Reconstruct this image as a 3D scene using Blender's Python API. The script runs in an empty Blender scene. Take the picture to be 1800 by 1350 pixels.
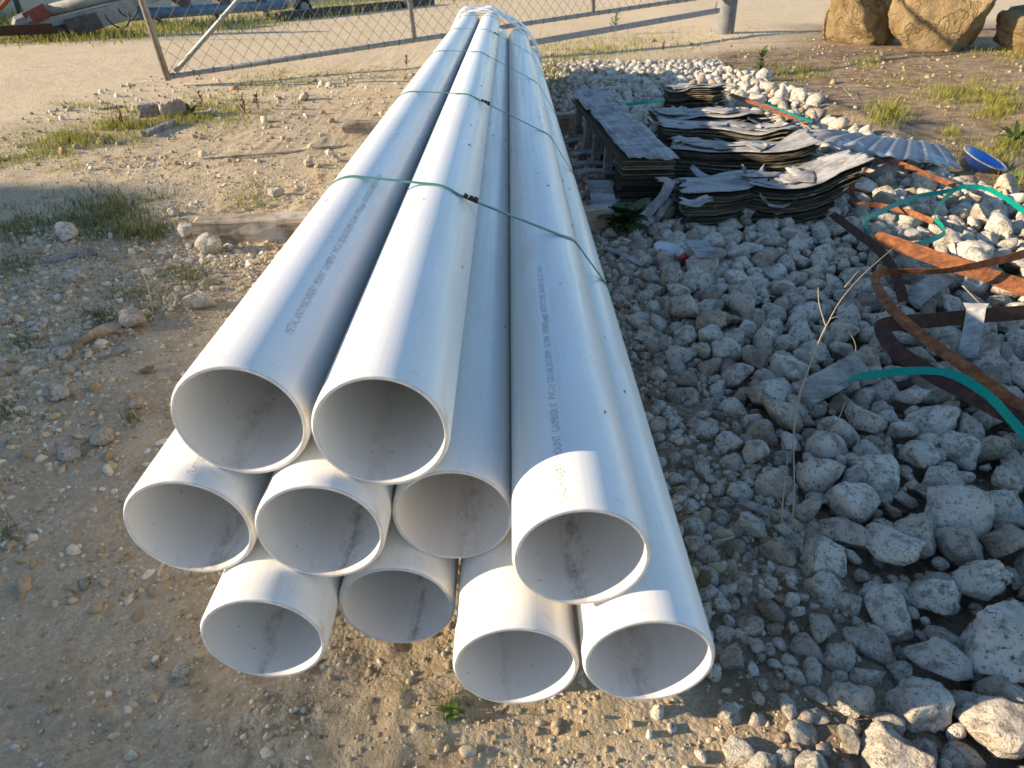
import bpy, bmesh, math, random
import numpy as np
from mathutils import Vector, Matrix, Quaternion

# ------------------------------------------------------------------ camera, world, sun, exposure
random.seed(7)
RNG = np.random.default_rng(11)
S = bpy.context.scene
C = S.collection
F_PX, HC = 1177.1, 0.965            # focal length in px of an 1800 px wide frame, camera height
TH = math.atan(754.5 / F_PX)        # pitch below the pipes' direction
YAW = math.atan(6.64 / F_PX * math.cos(TH))

cam_d = bpy.data.cameras.new('camera')
cam_d.sensor_width = 36.0
cam_d.lens = F_PX / 1800 * 36.0
cam_d.clip_start = 0.02
cam_d.clip_end = 900
cam_d.dof.use_dof = True
cam_d.dof.focus_distance = 1.55
cam_d.dof.aperture_fstop = 9.0
cam = bpy.data.objects.new('camera', cam_d)
C.objects.link(cam)
cam.location = (0, 0, HC)
cam.rotation_euler = (math.pi / 2 - TH, 0, -YAW)
S.camera = cam

SUN_EL, SUN_AZ = math.radians(16.9), math.radians(6.0)    # low sun from the left, a little behind the camera
to_sun = Vector((-math.cos(SUN_EL) * math.cos(SUN_AZ), -math.cos(SUN_EL) * math.sin(SUN_AZ), math.sin(SUN_EL)))
W = bpy.data.worlds.new('World')
S.world = W
W.use_nodes = True
wn = W.node_tree
sky = wn.nodes.new('ShaderNodeTexSky')
sky.sky_type = 'NISHITA'
sky.sun_disc = False
sky.sun_elevation = SUN_EL
sky.sun_rotation = math.atan2(to_sun.x, to_sun.y)
sky.air_density = 1.0
sky.dust_density = 0.15
sky.ozone_density = 2.8
wn.nodes['Background'].inputs[1].default_value = 0.125
wn.links.new(sky.outputs[0], wn.nodes['Background'].inputs[0])
sun_d = bpy.data.lights.new('sun', 'SUN')
sun_d.energy = 4.8
sun_d.angle = math.radians(0.55)
sun_d.color = (1.0, 0.825, 0.60)
sun = bpy.data.objects.new('sun', sun_d)
C.objects.link(sun)
sun.rotation_euler = to_sun.to_track_quat('Z', 'Y').to_euler()
S.view_settings.view_transform = 'Standard'
S.view_settings.look = 'None'
S.view_settings.gamma = 1.0
S.view_settings.exposure = 1.18
S.view_settings.use_curve_mapping = False
S.cycles.max_bounces = 8
S.cycles.diffuse_bounces = 6
S.cycles.transparent_max_bounces = 8

# ------------------------------------------------------------------ noise and ground height
def _h(ix, iy, seed):
    n = (ix.astype(np.int64) * 374761393 + iy.astype(np.int64) * 668265263 + seed * 974711) & 0x7fffffff
    n = ((n ^ (n >> 13)) * 1274126177) & 0x7fffffff
    return ((n ^ (n >> 16)) & 0xffff) / 65535.0

def vn(x, y, seed=0):
    x = np.asarray(x, float); y = np.asarray(y, float)
    ix = np.floor(x); iy = np.floor(y)
    fx = x - ix; fy = y - iy
    fx = fx * fx * (3 - 2 * fx); fy = fy * fy * (3 - 2 * fy)
    a = _h(ix, iy, seed); b = _h(ix + 1, iy, seed); c = _h(ix, iy + 1, seed); d = _h(ix + 1, iy + 1, seed)
    return (a + (b - a) * fx) * (1 - fy) + (c + (d - c) * fx) * fy

def fbm(x, y, seed=0, n=4, g=0.5):
    s = 0; a = 1.0; t = 0
    for k in range(n):
        s = s + a * vn(x * 2 ** k + 17.3 * k, y * 2 ** k - 9.1 * k, seed + k); t += a; a *= g
    return s / t

def sm(e0, e1, x):
    t = np.clip((np.asarray(x, float) - e0) / (e1 - e0), 0, 1)
    return t * t * (3 - 2 * t)

def gz(x, y):
    x = np.asarray(x, float); y = np.asarray(y, float)
    near = np.exp(-((x / 6) ** 2 + ((y - 2) / 8) ** 2))
    z = (fbm(x * 0.9, y * 0.9, 3, 3) - 0.5) * 0.05 * near
    z = z + (fbm(x * 7, y * 7, 9, 4, 0.6) - 0.5) * 0.028 * near
    rough = 0.4 + 0.6 * sm(0.45, 0.6, fbm(x * 2.2, y * 2.2, 21, 3))
    z = z + (fbm(x * 36, y * 36, 31, 3, 0.65) - 0.5) * 0.019 * near * rough
    bank = sm(1.9, 3.6, x) * sm(2.0, 3.5, y)
    z = z + 0.05 * bank + (fbm(x * 3.1, y * 3.1, 51, 4) - 0.5) * 0.09 * bank * near
    ridge = np.exp(-((x - 2.3 - 0.1 * np.sin(y * 3)) / 0.16) ** 2) * sm(3.9, 4.4, y) * (1 - sm(5.6, 6.6, y))
    return z + ridge * 0.07 * (0.4 + fbm(x * 9, y * 9, 61, 3))

_fx, _fy = np.arange(-8, 8, 0.02), np.arange(-0.6, 20, 0.02)
_FZ = gz(*np.meshgrid(_fx, _fy)).tolist()
def gq(x, y):
    '''quick look-up of the ground height'''
    u = min(max((x + 8) * 50, 0), len(_fx) - 2.001); v = min(max((y + 0.6) * 50, 0), len(_fy) - 2.001)
    i = int(u); j = int(v); u -= i; v -= j; a = _FZ[j]; b = _FZ[j + 1]
    return (a[i] * (1 - u) + a[i + 1] * u) * (1 - v) + (b[i] * (1 - u) + b[i + 1] * u) * v

cy, sy_ = math.cos(YAW), math.sin(YAW)
def ray(px, py):
    xd = (px - 900) / F_PX; yd = (py - 675) / F_PX
    fw = math.cos(TH) - math.sin(TH) * yd
    dn = math.sin(TH) + math.cos(TH) * yd
    return Vector((xd * cy + fw * sy_, -xd * sy_ + fw * cy, -dn))

def P(px, py, h=0.0):
    """the place on the ground (or h above it) that the photograph shows at this pixel"""
    d = ray(px, py); z = h
    for _ in range(4):
        t = (HC - z) / -d.z
        q = Vector((0, 0, HC)) + d * t
        z = gq(q.x, q.y) + h
    q.z = z
    return q

def PY(px, py, Y):
    d = ray(px, py)
    return Vector((0, 0, HC)) + d * (Y / d.y)

def project(x, y, z):
    rx = x * cy - y * sy_; ry = x * sy_ + y * cy
    dz = HC - z
    depth = ry * math.cos(TH) + dz * math.sin(TH)
    dnn = -ry * math.sin(TH) + dz * math.cos(TH)
    return 900 + F_PX * rx / depth, 675 + F_PX * dnn / depth, depth

# ------------------------------------------------------------------ mesh and object helpers
def mesh_np(name, v, f, smooth=False):
    """v (n,3) array, f list of index tuples or (m,3|4) array"""
    me = bpy.data.meshes.new(name)
    v = np.asarray(v, np.float32)
    if isinstance(f, np.ndarray):
        k = f.shape[1]; m = f.shape[0]
        me.vertices.add(len(v)); me.vertices.foreach_set('co', v.ravel())
        me.loops.add(m * k); me.loops.foreach_set('vertex_index', f.astype(np.int32).ravel())
        me.polygons.add(m)
        me.polygons.foreach_set('loop_start', np.arange(0, m * k, k, dtype=np.int32))
        me.update(calc_edges=True); me.validate()
    else:
        me.from_pydata(v.tolist(), [], f)
    if smooth:
        me.polygons.foreach_set('use_smooth', [True] * len(me.polygons))
    return me

def link(name, me, m=None, parent=None, loc=None, rot=None):
    o = bpy.data.objects.new(name, me)
    C.objects.link(o)
    if m is not None and me is not None:
        for mm in (m if isinstance(m, (list, tuple)) else [m]):
            me.materials.append(mm)
    if parent is not None: o.parent = parent
    if loc is not None: o.location = loc
    if rot is not None: o.rotation_euler = rot
    return o

def tag(o, label, cat, group=None, kind=None):
    if label: o['label'] = label
    if cat: o['category'] = cat
    if group: o['group'] = group
    if kind: o['kind'] = kind
    return o

def thing(name, label, cat, loc=(0, 0, 0), rot=(0, 0, 0), group=None):
    o = bpy.data.objects.new(name, None)
    C.objects.link(o)
    o.location = loc; o.rotation_euler = rot
    o.empty_display_size = 0.1
    return tag(o, label, cat, group)

class MB:
    def __init__(s): s.v = []; s.f = []
    def add(s, v, f):
        b = len(s.v); s.v += [tuple(q) for q in v]; s.f += [tuple(b + i for i in q) for q in f]; return s
    def box(s, c, d, rz=0.0, M=None, j=0.0):
        c = Vector(c); a = []
        R = Matrix.Rotation(rz, 3, 'Z') if M is None else M
        for z in (-1, 1):
            for y in (-1, 1):
                for x in (-1, 1):
                    a.append(c + R @ Vector((x * d[0] / 2 + random.uniform(-j, j), y * d[1] / 2 + random.uniform(-j, j), z * d[2] / 2 + random.uniform(-j, j))))
        return s.add(a, [(0, 2, 3, 1), (4, 5, 7, 6), (0, 1, 5, 4), (2, 6, 7, 3), (0, 4, 6, 2), (1, 3, 7, 5)])
    def tube(s, pts, r, n=8, cap=True):
        pts = [Vector(p) for p in pts]; rs = r if isinstance(r, (list, tuple)) else [r] * len(pts)
        t0 = (pts[1] - pts[0]).normalized()
        u = t0.orthogonal().normalized(); rings = []; vs = []
        for i, p in enumerate(pts):
            t = (pts[min(i + 1, len(pts) - 1)] - pts[max(i - 1, 0)]).normalized()
            u = (u - t * u.dot(t)).normalized(); w = t.cross(u)
            for k in range(n):
                a = 2 * math.pi * k / n
                vs.append(p + (u * math.cos(a) + w * math.sin(a)) * rs[i])
        fs = []
        for i in range(len(pts) - 1):
            for k in range(n):
                fs.append((i * n + k, i * n + (k + 1) % n, (i + 1) * n + (k + 1) % n, (i + 1) * n + k))
        if cap:
            fs.append(tuple(reversed(range(n)))); fs.append(tuple(range((len(pts) - 1) * n, len(pts) * n)))
        return s.add(vs, fs)
    def ribbon(s, pts, sides, w, th=0.0015):
        """flat band: sides = the width direction at each point"""
        pts = [Vector(p) for p in pts]; vs = []
        for i, p in enumerate(pts):
            t = (pts[min(i + 1, len(pts) - 1)] - pts[max(i - 1, 0)]).normalized()
            sd = Vector(sides[i]); sd = (sd - t * sd.dot(t)).normalized(); nn = t.cross(sd)
            for a, b in ((-1, -1), (1, -1), (1, 1), (-1, 1)):
                vs.append(p + sd * (a * w / 2) + nn * (b * th / 2))
        fs = []
        for i in range(len(pts) - 1):
            for k in range(4):
                fs.append((i * 4 + k, i * 4 + (k + 1) % 4, i * 4 + 4 + (k + 1) % 4, i * 4 + 4 + k))
        fs.append((3, 2, 1, 0)); e = (len(pts) - 1) * 4; fs.append((e, e + 1, e + 2, e + 3))
        return s.add(vs, fs)
    def build(s, name, m, parent=None, smooth=False, bevel=0.0):
        me = bpy.data.meshes.new(name); me.from_pydata([tuple(q) for q in s.v], [], s.f)
        if smooth: me.polygons.foreach_set('use_smooth', [True] * len(me.polygons))
        o = link(name, me, m, parent)
        if bevel:
            b = o.modifiers.new('bevel', 'BEVEL'); b.width = bevel; b.segments = 2; b.limit_method = 'ANGLE'
        return o

def spline(pts, n=6):
    pts = [Vector(p) for p in pts]; out = []
    for i in range(len(pts) - 1):
        p0, p1, p2, p3 = pts[max(i - 1, 0)], pts[i], pts[i + 1], pts[min(i + 2, len(pts) - 1)]
        for k in range(n):
            t = k / n
            out.append(0.5 * ((2 * p1) + (p2 - p0) * t + (2 * p0 - 5 * p1 + 4 * p2 - p3) * t * t + (3 * p1 - p0 - 3 * p2 + p3) * t ** 3))
    out.append(pts[-1])
    return out

# ------------------------------------------------------------------ materials
class NT:
    def __init__(s, name):
        s.m = bpy.data.materials.new(name); s.m.use_nodes = True
        s.t = s.m.node_tree; s.b = s.t.nodes['Principled BSDF']
    def n(s, ty, **kw):
        o = s.t.nodes.new(ty)
        for k, v in kw.items(): setattr(o, k, v)
        return o
    def l(s, a, b): s.t.links.new(a, b)
    def coord(s, which='Object'):
        return s.n('ShaderNodeTexCoord').outputs[which]
    def noise(s, vec, scale, det=4, rough=0.55, dist=0.0):
        o = s.n('ShaderNodeTexNoise'); o.inputs['Scale'].default_value = scale; o.inputs['Detail'].default_value = det
        o.inputs['Roughness'].default_value = rough; o.inputs['Distortion'].default_value = dist
        if vec is not None: s.l(vec, o.inputs['Vector'])
        return o.outputs['Fac']
    def voro(s, vec, scale, feature='F1', out='Distance'):
        o = s.n('ShaderNodeTexVoronoi', feature=feature); o.inputs['Scale'].default_value = scale
        if vec is not None: s.l(vec, o.inputs['Vector'])
        return o.outputs[out]
    def mapping(s, vec, scale=(1, 1, 1), loc=(0, 0, 0)):
        o = s.n('ShaderNodeMapping'); o.inputs['Scale'].default_value = scale; o.inputs['Location'].default_value = loc
        s.l(vec, o.inputs['Vector']); return o.outputs[0]
    def ramp(s, fac, stops, interp='LINEAR'):
        o = s.n('ShaderNodeValToRGB'); o.color_ramp.interpolation = interp
        e = o.color_ramp.elements
        while len(e) < len(stops): e.new(0.5)
        for k, (p, c) in enumerate(stops):
            e[k].position = p; e[k].color = (*c, 1) if len(c) == 3 else c
        s.l(fac, o.inputs[0]); return o.outputs[0]
    def val(s, fac, lo, hi, a=0.0, b=1.0):
        o = s.n('ShaderNodeMapRange', clamp=True)
        o.inputs['From Min'].default_value = lo; o.inputs['From Max'].default_value = hi
        o.inputs['To Min'].default_value = a; o.inputs['To Max'].default_value = b
        s.l(fac, o.inputs['Value']); return o.outputs[0]
    def math(s, op, a, b=None, clamp=False):
        o = s.n('ShaderNodeMath', operation=op, use_clamp=clamp)
        for k, q in enumerate((a, b)):
            if q is None: continue
            if isinstance(q, (int, float)): o.inputs[k].default_value = q
            else: s.l(q, o.inputs[k])
        return o.outputs[0]
    def mix(s, fac, a, b, blend='MIX'):
        o = s.n('ShaderNodeMix', data_type='RGBA', blend_type=blend)
        if isinstance(fac, (int, float)): o.inputs[0].default_value = fac
        else: s.l(fac, o.inputs[0])
        for k, q in ((6, a), (7, b)):
            if isinstance(q, tuple): o.inputs[k].default_value = (*q, 1) if len(q) == 3 else q
            else: s.l(q, o.inputs[k])
        return o.outputs[2]
    def attr(s, name, out='Color'):
        return s.n('ShaderNodeAttribute', attribute_name=name).outputs[out]
    def objrand(s): return s.n('ShaderNodeObjectInfo').outputs['Random']
    def bump(s, h, strength=0.5, dist=0.01):
        o = s.n('ShaderNodeBump'); o.inputs['Strength'].default_value = strength; o.inputs['Distance'].default_value = dist
        s.l(h, o.inputs['Height']); s.l(o.outputs[0], s.b.inputs['Normal']); return o
    def fin(s, col, rough=0.8, metal=0.0, spec=0.3):
        if isinstance(col, tuple): s.b.inputs['Base Color'].default_value = (*col, 1)
        else: s.l(col, s.b.inputs['Base Color'])
        if isinstance(rough, (int, float)): s.b.inputs['Roughness'].default_value = rough
        else: s.l(rough, s.b.inputs['Roughness'])
        s.b.inputs['Metallic'].default_value = metal
        s.b.inputs['Specular IOR Level'].default_value = spec
        return s.m

def mat_ground():
    n = NT('ground_soil'); co = n.coord()
    a = n.attr('zone')                       # R brown bank earth, G road, B fine crushed limestone
    sep = n.n('ShaderNodeSeparateColor'); n.l(a, sep.inputs[0])
    big = n.noise(co, 1.3, 5, 0.6); mid = n.noise(co, 9, 6, 0.65); fine = n.noise(co, 70, 5, 0.7); grit = n.noise(co, 330, 3, 0.7)
    soil = n.ramp(mid, [(0.3, (0.32, 0.225, 0.125)), (0.5, (0.55, 0.42, 0.255)), (0.72, (0.71, 0.57, 0.385))])
    soil = n.mix(n.val(fine, 0.5, 0.72, 0, 0.8), soil, (0.60, 0.48, 0.31))
    earth = n.ramp(mid, [(0.28, (0.10, 0.056, 0.027)), (0.5, (0.25, 0.148, 0.068)), (0.75, (0.42, 0.275, 0.135))])
    earth = n.mix(n.val(fine, 0.5, 0.75), earth, (0.42, 0.31, 0.18))
    road = n.ramp(big, [(0.3, (0.58, 0.43, 0.255)), (0.7, (0.70, 0.54, 0.335))])
    road = n.mix(n.val(fine, 0.4, 0.75, 0, 0.5), road, (0.60, 0.52, 0.41))
    chalk = n.ramp(fine, [(0.3, (0.22, 0.17, 0.11)), (0.55, (0.40, 0.325, 0.225)), (0.75, (0.58, 0.50, 0.38))])
    col = n.mix(sep.outputs[0], soil, earth)
    col = n.mix(sep.outputs[2], col, chalk)
    col = n.mix(sep.outputs[1], col, road)
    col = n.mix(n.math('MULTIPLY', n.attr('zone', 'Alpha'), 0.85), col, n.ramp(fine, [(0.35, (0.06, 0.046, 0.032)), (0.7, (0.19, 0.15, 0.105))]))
    col = n.mix(n.val(grit, 0.35, 0.65, 0.0, 0.22), col, n.mix(0.55, col, (0.03, 0.022, 0.015)))
    mot = n.noise(co, 4.5, 6, 0.7, 0.6)
    col = n.mix(n.val(mot, 0.54, 0.68, 0, 0.35), col, n.mix(0.5, col, (0.07, 0.05, 0.03)))
    pale = n.math('MULTIPLY', n.val(n.noise(co, 14, 5, 0.7, 0.8), 0.62, 0.70), n.val(mot, 0.5, 0.36))
    col = n.mix(n.math('MULTIPLY', pale, 0.7), col, (0.62, 0.57, 0.48))
    moss = n.math('MULTIPLY', n.val(big, 0.56, 0.66), n.val(mid, 0.45, 0.62))
    col = n.mix(n.math('MULTIPLY', moss, 0.45), col, (0.085, 0.09, 0.03))
    vd = n.n('ShaderNodeTexVoronoi'); vd.inputs['Scale'].default_value = 105; n.l(co, vd.inputs['Vector'])
    gm = n.val(mid, 0.42, 0.58)
    csep = n.n('ShaderNodeSeparateColor'); n.l(vd.outputs['Color'], csep.inputs[0])
    gcol = n.ramp(n.math('FRACT', n.math('MULTIPLY', vd.outputs['Distance'], 2.0)), [(0.0, (0.66, 0.57, 0.43)), (0.9, (0.30, 0.22, 0.13))])
    col = n.mix(n.math('MULTIPLY', n.math('MULTIPLY', gm, 0.45), n.math('SUBTRACT', 1.0, sep.outputs[1])), col, n.mix(n.val(csep.outputs[0], 0.0, 1.0, 0.0, 0.55), gcol, (0.24, 0.175, 0.105)))
    h = n.math('ADD', n.math('MULTIPLY', fine, 0.7), n.math('MULTIPLY', grit, 0.45))
    h = n.math('SUBTRACT', h, n.math('MULTIPLY', n.math('MULTIPLY', vd.outputs['Distance'], gm), 0.9))
    n.bump(h, 0.7, 0.012)
    return n.fin(col, 0.95, 0, 0.15)

def mat_rock(joined):
    n = NT('limestone_bed' if joined else 'limestone'); co = n.coord()
    if joined:
        r = n.attr('tint', 'Fac')
    else:
        r = n.objrand()
        co = n.mapping(co, (0.055, 0.055, 0.055))
        off = n.n('ShaderNodeVectorMath', operation='ADD'); n.l(co, off.inputs[0])
        cx = n.n('ShaderNodeCombineXYZ'); n.l(n.math('MULTIPLY', r, 37.0), cx.inputs[0]); n.l(n.math('MULTIPLY', r, 91.0), cx.inputs[1])
        n.l(cx.outputs[0], off.inputs[1]); co = off.outputs[0]
    big = n.noise(co, 14, 5, 0.6, 0.4); mid = n.noise(co, 45, 6, 0.68); fine = n.noise(co, 170, 4, 0.7)
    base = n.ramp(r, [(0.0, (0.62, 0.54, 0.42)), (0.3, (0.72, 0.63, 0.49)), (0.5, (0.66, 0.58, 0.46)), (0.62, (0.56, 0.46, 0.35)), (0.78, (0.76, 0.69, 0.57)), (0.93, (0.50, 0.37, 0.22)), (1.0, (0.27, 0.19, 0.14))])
    col = n.mix(n.val(big, 0.42, 0.62, 0, 0.6), base, n.mix(0.6, base, (0.76, 0.72, 0.64)))
    pinkish = n.noise(co, 8, 3, 0.5)
    col = n.mix(n.val(pinkish, 0.52, 0.68, 0, 0.6), col, (0.30, 0.215, 0.155))
    col = n.mix(n.val(mid, 0.50, 0.61, 0, 0.66), col, (0.19, 0.165, 0.13))          # lichen and grime
    col = n.mix(n.val(fine, 0.56, 0.66, 0, 0.85), col, (0.06, 0.052, 0.043))           # pits
    h = n.math('ADD', n.math('MULTIPLY', mid, 0.9), n.math('MULTIPLY', fine, 0.45))
    n.bump(h, 1.0, 0.018)
    return n.fin(col, 0.95, 0, 0.15)

def mat_pebble():
    n = NT('gravel'); co = n.coord(); r = n.attr('tint', 'Fac')
    base = n.ramp(r, [(0.0, (0.27, 0.195, 0.11)), (0.4, (0.42, 0.325, 0.20)), (0.65, (0.56, 0.47, 0.33)), (0.88, (0.70, 0.63, 0.51)), (1.0, (0.30, 0.19, 0.10))])
    f = n.noise(co, 160, 5, 0.7)
    col = n.mix(n.val(f, 0.48, 0.7, 0, 0.65), base, n.mix(0.65, base, (0.06, 0.045, 0.03)))
    n.bump(f, 0.6, 0.004)
    return n.fin(col, 0.95, 0, 0.12)

def mat_boulder():
    n = NT('sandstone'); co = n.coord()
    a = n.noise(co, 2.2, 6, 0.6, 0.3); b = n.noise(co, 11, 8, 0.7); c = n.noise(co, 60, 5, 0.7)
    col = n.ramp(a, [(0.3, (0.30, 0.20, 0.095)), (0.5, (0.44, 0.315, 0.16)), (0.7, (0.55, 0.42, 0.245))])
    col = n.mix(n.val(b, 0.52, 0.72, 0, 0.45), col, (0.22, 0.155, 0.08))
    col = n.mix(n.val(c, 0.58, 0.72, 0, 0.6), col, (0.09, 0.065, 0.035))
    vc = n.n('ShaderNodeTexVoronoi', feature='DISTANCE_TO_EDGE'); vc.inputs['Scale'].default_value = 1.3
    wv = n.n('ShaderNodeVectorMath', operation='ADD'); n.l(co, wv.inputs[0]); nz = n.n('ShaderNodeTexNoise'); nz.inputs['Scale'].default_value = 3.0; nz.inputs['Detail'].default_value = 6; n.l(co, nz.inputs['Vector']); n.l(nz.outputs['Color'], wv.inputs[1]); n.l(wv.outputs[0], vc.inputs['Vector'])
    crack = n.val(vc.outputs['Distance'], 0.0, 0.035)
    col = n.mix(n.math('MULTIPLY', n.math('SUBTRACT', 1.0, crack), 0.25), col, (0.14, 0.095, 0.05))
    n.bump(n.math('ADD', n.math('ADD', b, n.math('MULTIPLY', c, 0.35)), n.math('MULTIPLY', crack, 0.5)), 1.0, 0.07)
    return n.fin(col, 0.95, 0, 0.1)

def mat_pvc():
    n = NT('white_pvc'); co = n.coord(); r = n.objrand()
    st = n.noise(n.mapping(co, (60, 1.2, 60)), 1.0, 4, 0.6)
    sp = n.noise(co, 240, 2, 0.5); cl = n.noise(n.mapping(co, (9, 3, 9)), 1.0, 5, 0.65)
    col = n.mix(r, (0.77, 0.735, 0.665), (0.73, 0.70, 0.645))
    col = n.mix(n.val(st, 0.42, 0.72, 0, 0.40), col, (0.60, 0.56, 0.495))
    col = n.mix(n.math('MULTIPLY', n.val(cl, 0.56, 0.74), n.val(sp, 0.56, 0.72)), col, (0.33, 0.27, 0.19))
    du = n.noise(n.mapping(co, (14, 2.2, 14)), 1.0, 6, 0.7, 0.5)
    col = n.mix(n.val(du, 0.54, 0.70, 0, 0.35), col, (0.52, 0.45, 0.35))
    sx = n.n('ShaderNodeSeparateXYZ'); n.l(co, sx.inputs[0])
    rim = n.val(sx.outputs[1], 0.05, 0.0, 0.0, 1.0)
    dn = n.noise(n.mapping(co, (24, 50, 24)), 1.0, 5, 0.65)
    col = n.mix(n.math('MULTIPLY', n.math('MULTIPLY', rim, n.val(dn, 0.55, 0.72)), 0.75), col, (0.50, 0.36, 0.14))
    h = n.noise(n.mapping(co, (300, 2, 300)), 1.0, 3, 0.6)
    n.bump(h, 0.06, 0.001)
    rough = n.val(st, 0.3, 0.8, 0.24, 0.42)
    n.b.inputs['Subsurface Weight'].default_value = 0.0
    return n.fin(col, rough, 0, 0.5)

def mat_pvc_in():
    n = NT('white_pvc_bore'); co = n.coord(); r = n.objrand()
    sx = n.n('ShaderNodeSeparateXYZ'); n.l(co, sx.inputs[0])
    x, y, z = sx.outputs
    of = n.n('ShaderNodeVectorMath', operation='ADD'); cc = n.n('ShaderNodeCombineXYZ'); n.l(n.math('MULTIPLY', r, 23.0), cc.inputs[1]); n.l(n.math('MULTIPLY', r, 7.0), cc.inputs[0])
    n.l(co, of.inputs[0]); n.l(cc.outputs[0], of.inputs[1]); co = of.outputs[0]
    wob = n.noise(n.mapping(co, (3, 16, 3)), 1.0, 4, 0.6)
    cx = n.math('ADD', x, n.math('MULTIPLY', n.math('SUBTRACT', wob, 0.5), 0.03))
    cx = n.math('ADD', cx, n.math('MULTIPLY', n.math('SUBTRACT', r, 0.55), 0.06))
    strip = n.val(n.math('DIVIDE', n.math('ABSOLUTE', cx), n.val(n.math('FRACT', n.math('MULTIPLY', r, 7.3)), 0, 1, 0.5, 1.6)), 0.020, 0.002)
    low = n.val(z, -0.045, -0.07)
    nse = n.noise(n.mapping(co, (60, 26, 60)), 1.0, 6, 0.72)
    vs = n.noise(co, 130, 4, 0.7)
    k = n.math('MULTIPLY', n.math('MULTIPLY', strip, low), n.val(nse, 0.40, 0.60))
    wide = n.math('MULTIPLY', n.val(z, -0.03, -0.075), n.math('MULTIPLY', n.val(nse, 0.56, 0.72), n.val(y, 0.16, 0.0, 0.15, 0.9)))
    k = n.math('MAXIMUM', n.math('MULTIPLY', k, n.val(vs, 0.3, 0.55, 0.35, 1.0)), n.math('MULTIPLY', wide, n.val(vs, 0.45, 0.6)))
    spk = n.math('MULTIPLY', n.val(n.noise(co, 110, 2, 0.5), 0.72, 0.76), 0.6)
    col = n.mix(n.noise(co, 6, 3), (0.80, 0.755, 0.69), (0.73, 0.685, 0.625))
    col = n.mix(n.math('MULTIPLY', k, n.val(n.math('FRACT', n.math('MULTIPLY', r, 13.7)), 0, 1, 0.12, 0.9)), col, (0.17, 0.13, 0.095))
    col = n.mix(spk, col, (0.12, 0.09, 0.06))
    return n.fin(col, 0.5, 0, 0.3)

def mat_wood(name, light, dark, edge=False, sc=1.0):
    n = NT(name); co = n.coord(); r = n.objrand()
    g = n.noise(n.mapping(co, (3 * sc, 60 * sc, 60 * sc)), 1.0, 6, 0.7, 0.4)
    b = n.noise(co, 9 * sc, 5, 0.65); c = n.noise(co, 55, 4, 0.7)
    col = n.ramp(g, [(0.3, dark), (0.62, light)])
    col = n.mix(n.val(b, 0.46, 0.62, 0, 0.85), col, n.mix(0.62, col, (0.045, 0.036, 0.026)))
    col = n.mix(n.val(n.noise(co, 5 * sc, 4, 0.6), 0.56, 0.7, 0, 0.5), col, (0.62, 0.60, 0.57) if light[0] > 0.37 else light)
    col = n.mix(n.val(c, 0.6, 0.72, 0, 0.6), col, (0.04, 0.03, 0.025))
    n.bump(n.math('ADD', g, n.math('MULTIPLY', c, 0.3)), 0.6, 0.004)
    return n.fin(col, 0.9, 0, 0.15)

def mat_edge():
    n = NT('veneer_edges'); co = n.coord(); r = n.attr('tint', 'Fac')
    f = n.noise(n.mapping(co, (8, 8, 160)), 1.0, 5, 0.7); b = n.noise(co, 30, 4, 0.6)
    base = n.ramp(r, [(0, (0.035, 0.028, 0.018)), (0.55, (0.085, 0.07, 0.045)), (1.0, (0.19, 0.165, 0.115))])
    col = n.mix(n.val(f, 0.42, 0.65, 0, 0.75), base, (0.03, 0.024, 0.017))
    col = n.mix(n.val(b, 0.6, 0.75, 0, 0.6), col, (0.21, 0.19, 0.15))
    n.bump(f, 0.5, 0.003)
    return n.fin(col, 0.92, 0, 0.12)

def mat_rust(name='rusty_steel', a=(0.22, 0.075, 0.026), b=(0.39, 0.15, 0.05), d=(0.075, 0.03, 0.016)):
    n = NT(name); co = n.coord()
    f = n.noise(co, 40, 6, 0.7); g = n.noise(co, 260, 4, 0.7)
    col = n.ramp(f, [(0.3, d), (0.5, a), (0.7, b)])
    col = n.mix(n.val(g, 0.5, 0.7, 0, 0.6), col, d)
    n.bump(g, 0.6, 0.002)
    return n.fin(col, 0.85, 0.0, 0.3)

def mat_simple(name, col, rough=0.6, metal=0.0, var=0.25, scale=40, spec=0.4, bump=0.15):
    n = NT(name); co = n.coord()
    f = n.noise(co, scale, 5, 0.65); g = n.noise(co, scale * 0.2, 4, 0.6)
    dk = tuple(q * (1 - var) for q in col)
    c = n.mix(n.val(f, 0.35, 0.65), dk, col)
    c = n.mix(n.val(g, 0.5, 0.75, 0, 0.4), c, tuple(q * (1 - 1.6 * var) for q in col))
    n.bump(f, bump, 0.003)
    return n.fin(c, rough, metal, spec)

def mat_galv():
    n = NT('galvanised_steel'); co = n.coord()
    f = n.noise(co, 18, 5, 0.65); g = n.noise(co, 90, 5, 0.7)
    c = n.mix(n.val(f, 0.35, 0.65), (0.22, 0.22, 0.21), (0.34, 0.34, 0.32))
    c = n.mix(n.val(g, 0.62, 0.75, 0, 0.6), c, (0.24, 0.13, 0.06))
    return n.fin(c, 0.55, 0.35, 0.5)

def mat_corr():
    n = NT('weathered_zinc'); co = n.coord()
    f = n.noise(co, 5, 6, 0.65, 0.5); g = n.noise(co, 60, 5, 0.7); h = n.noise(co, 8, 3, 0.5)
    c = n.ramp(g, [(0.3, (0.17, 0.17, 0.17)), (0.7, (0.30, 0.30, 0.30))])
    c = n.mix(n.val(f, 0.56, 0.62), c, (0.52, 0.52, 0.51))
    c = n.mix(n.val(h, 0.63, 0.68, 0, 0.9), c, (0.20, 0.075, 0.03))
    return n.fin(c, 0.6, 0.15, 0.4)

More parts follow.
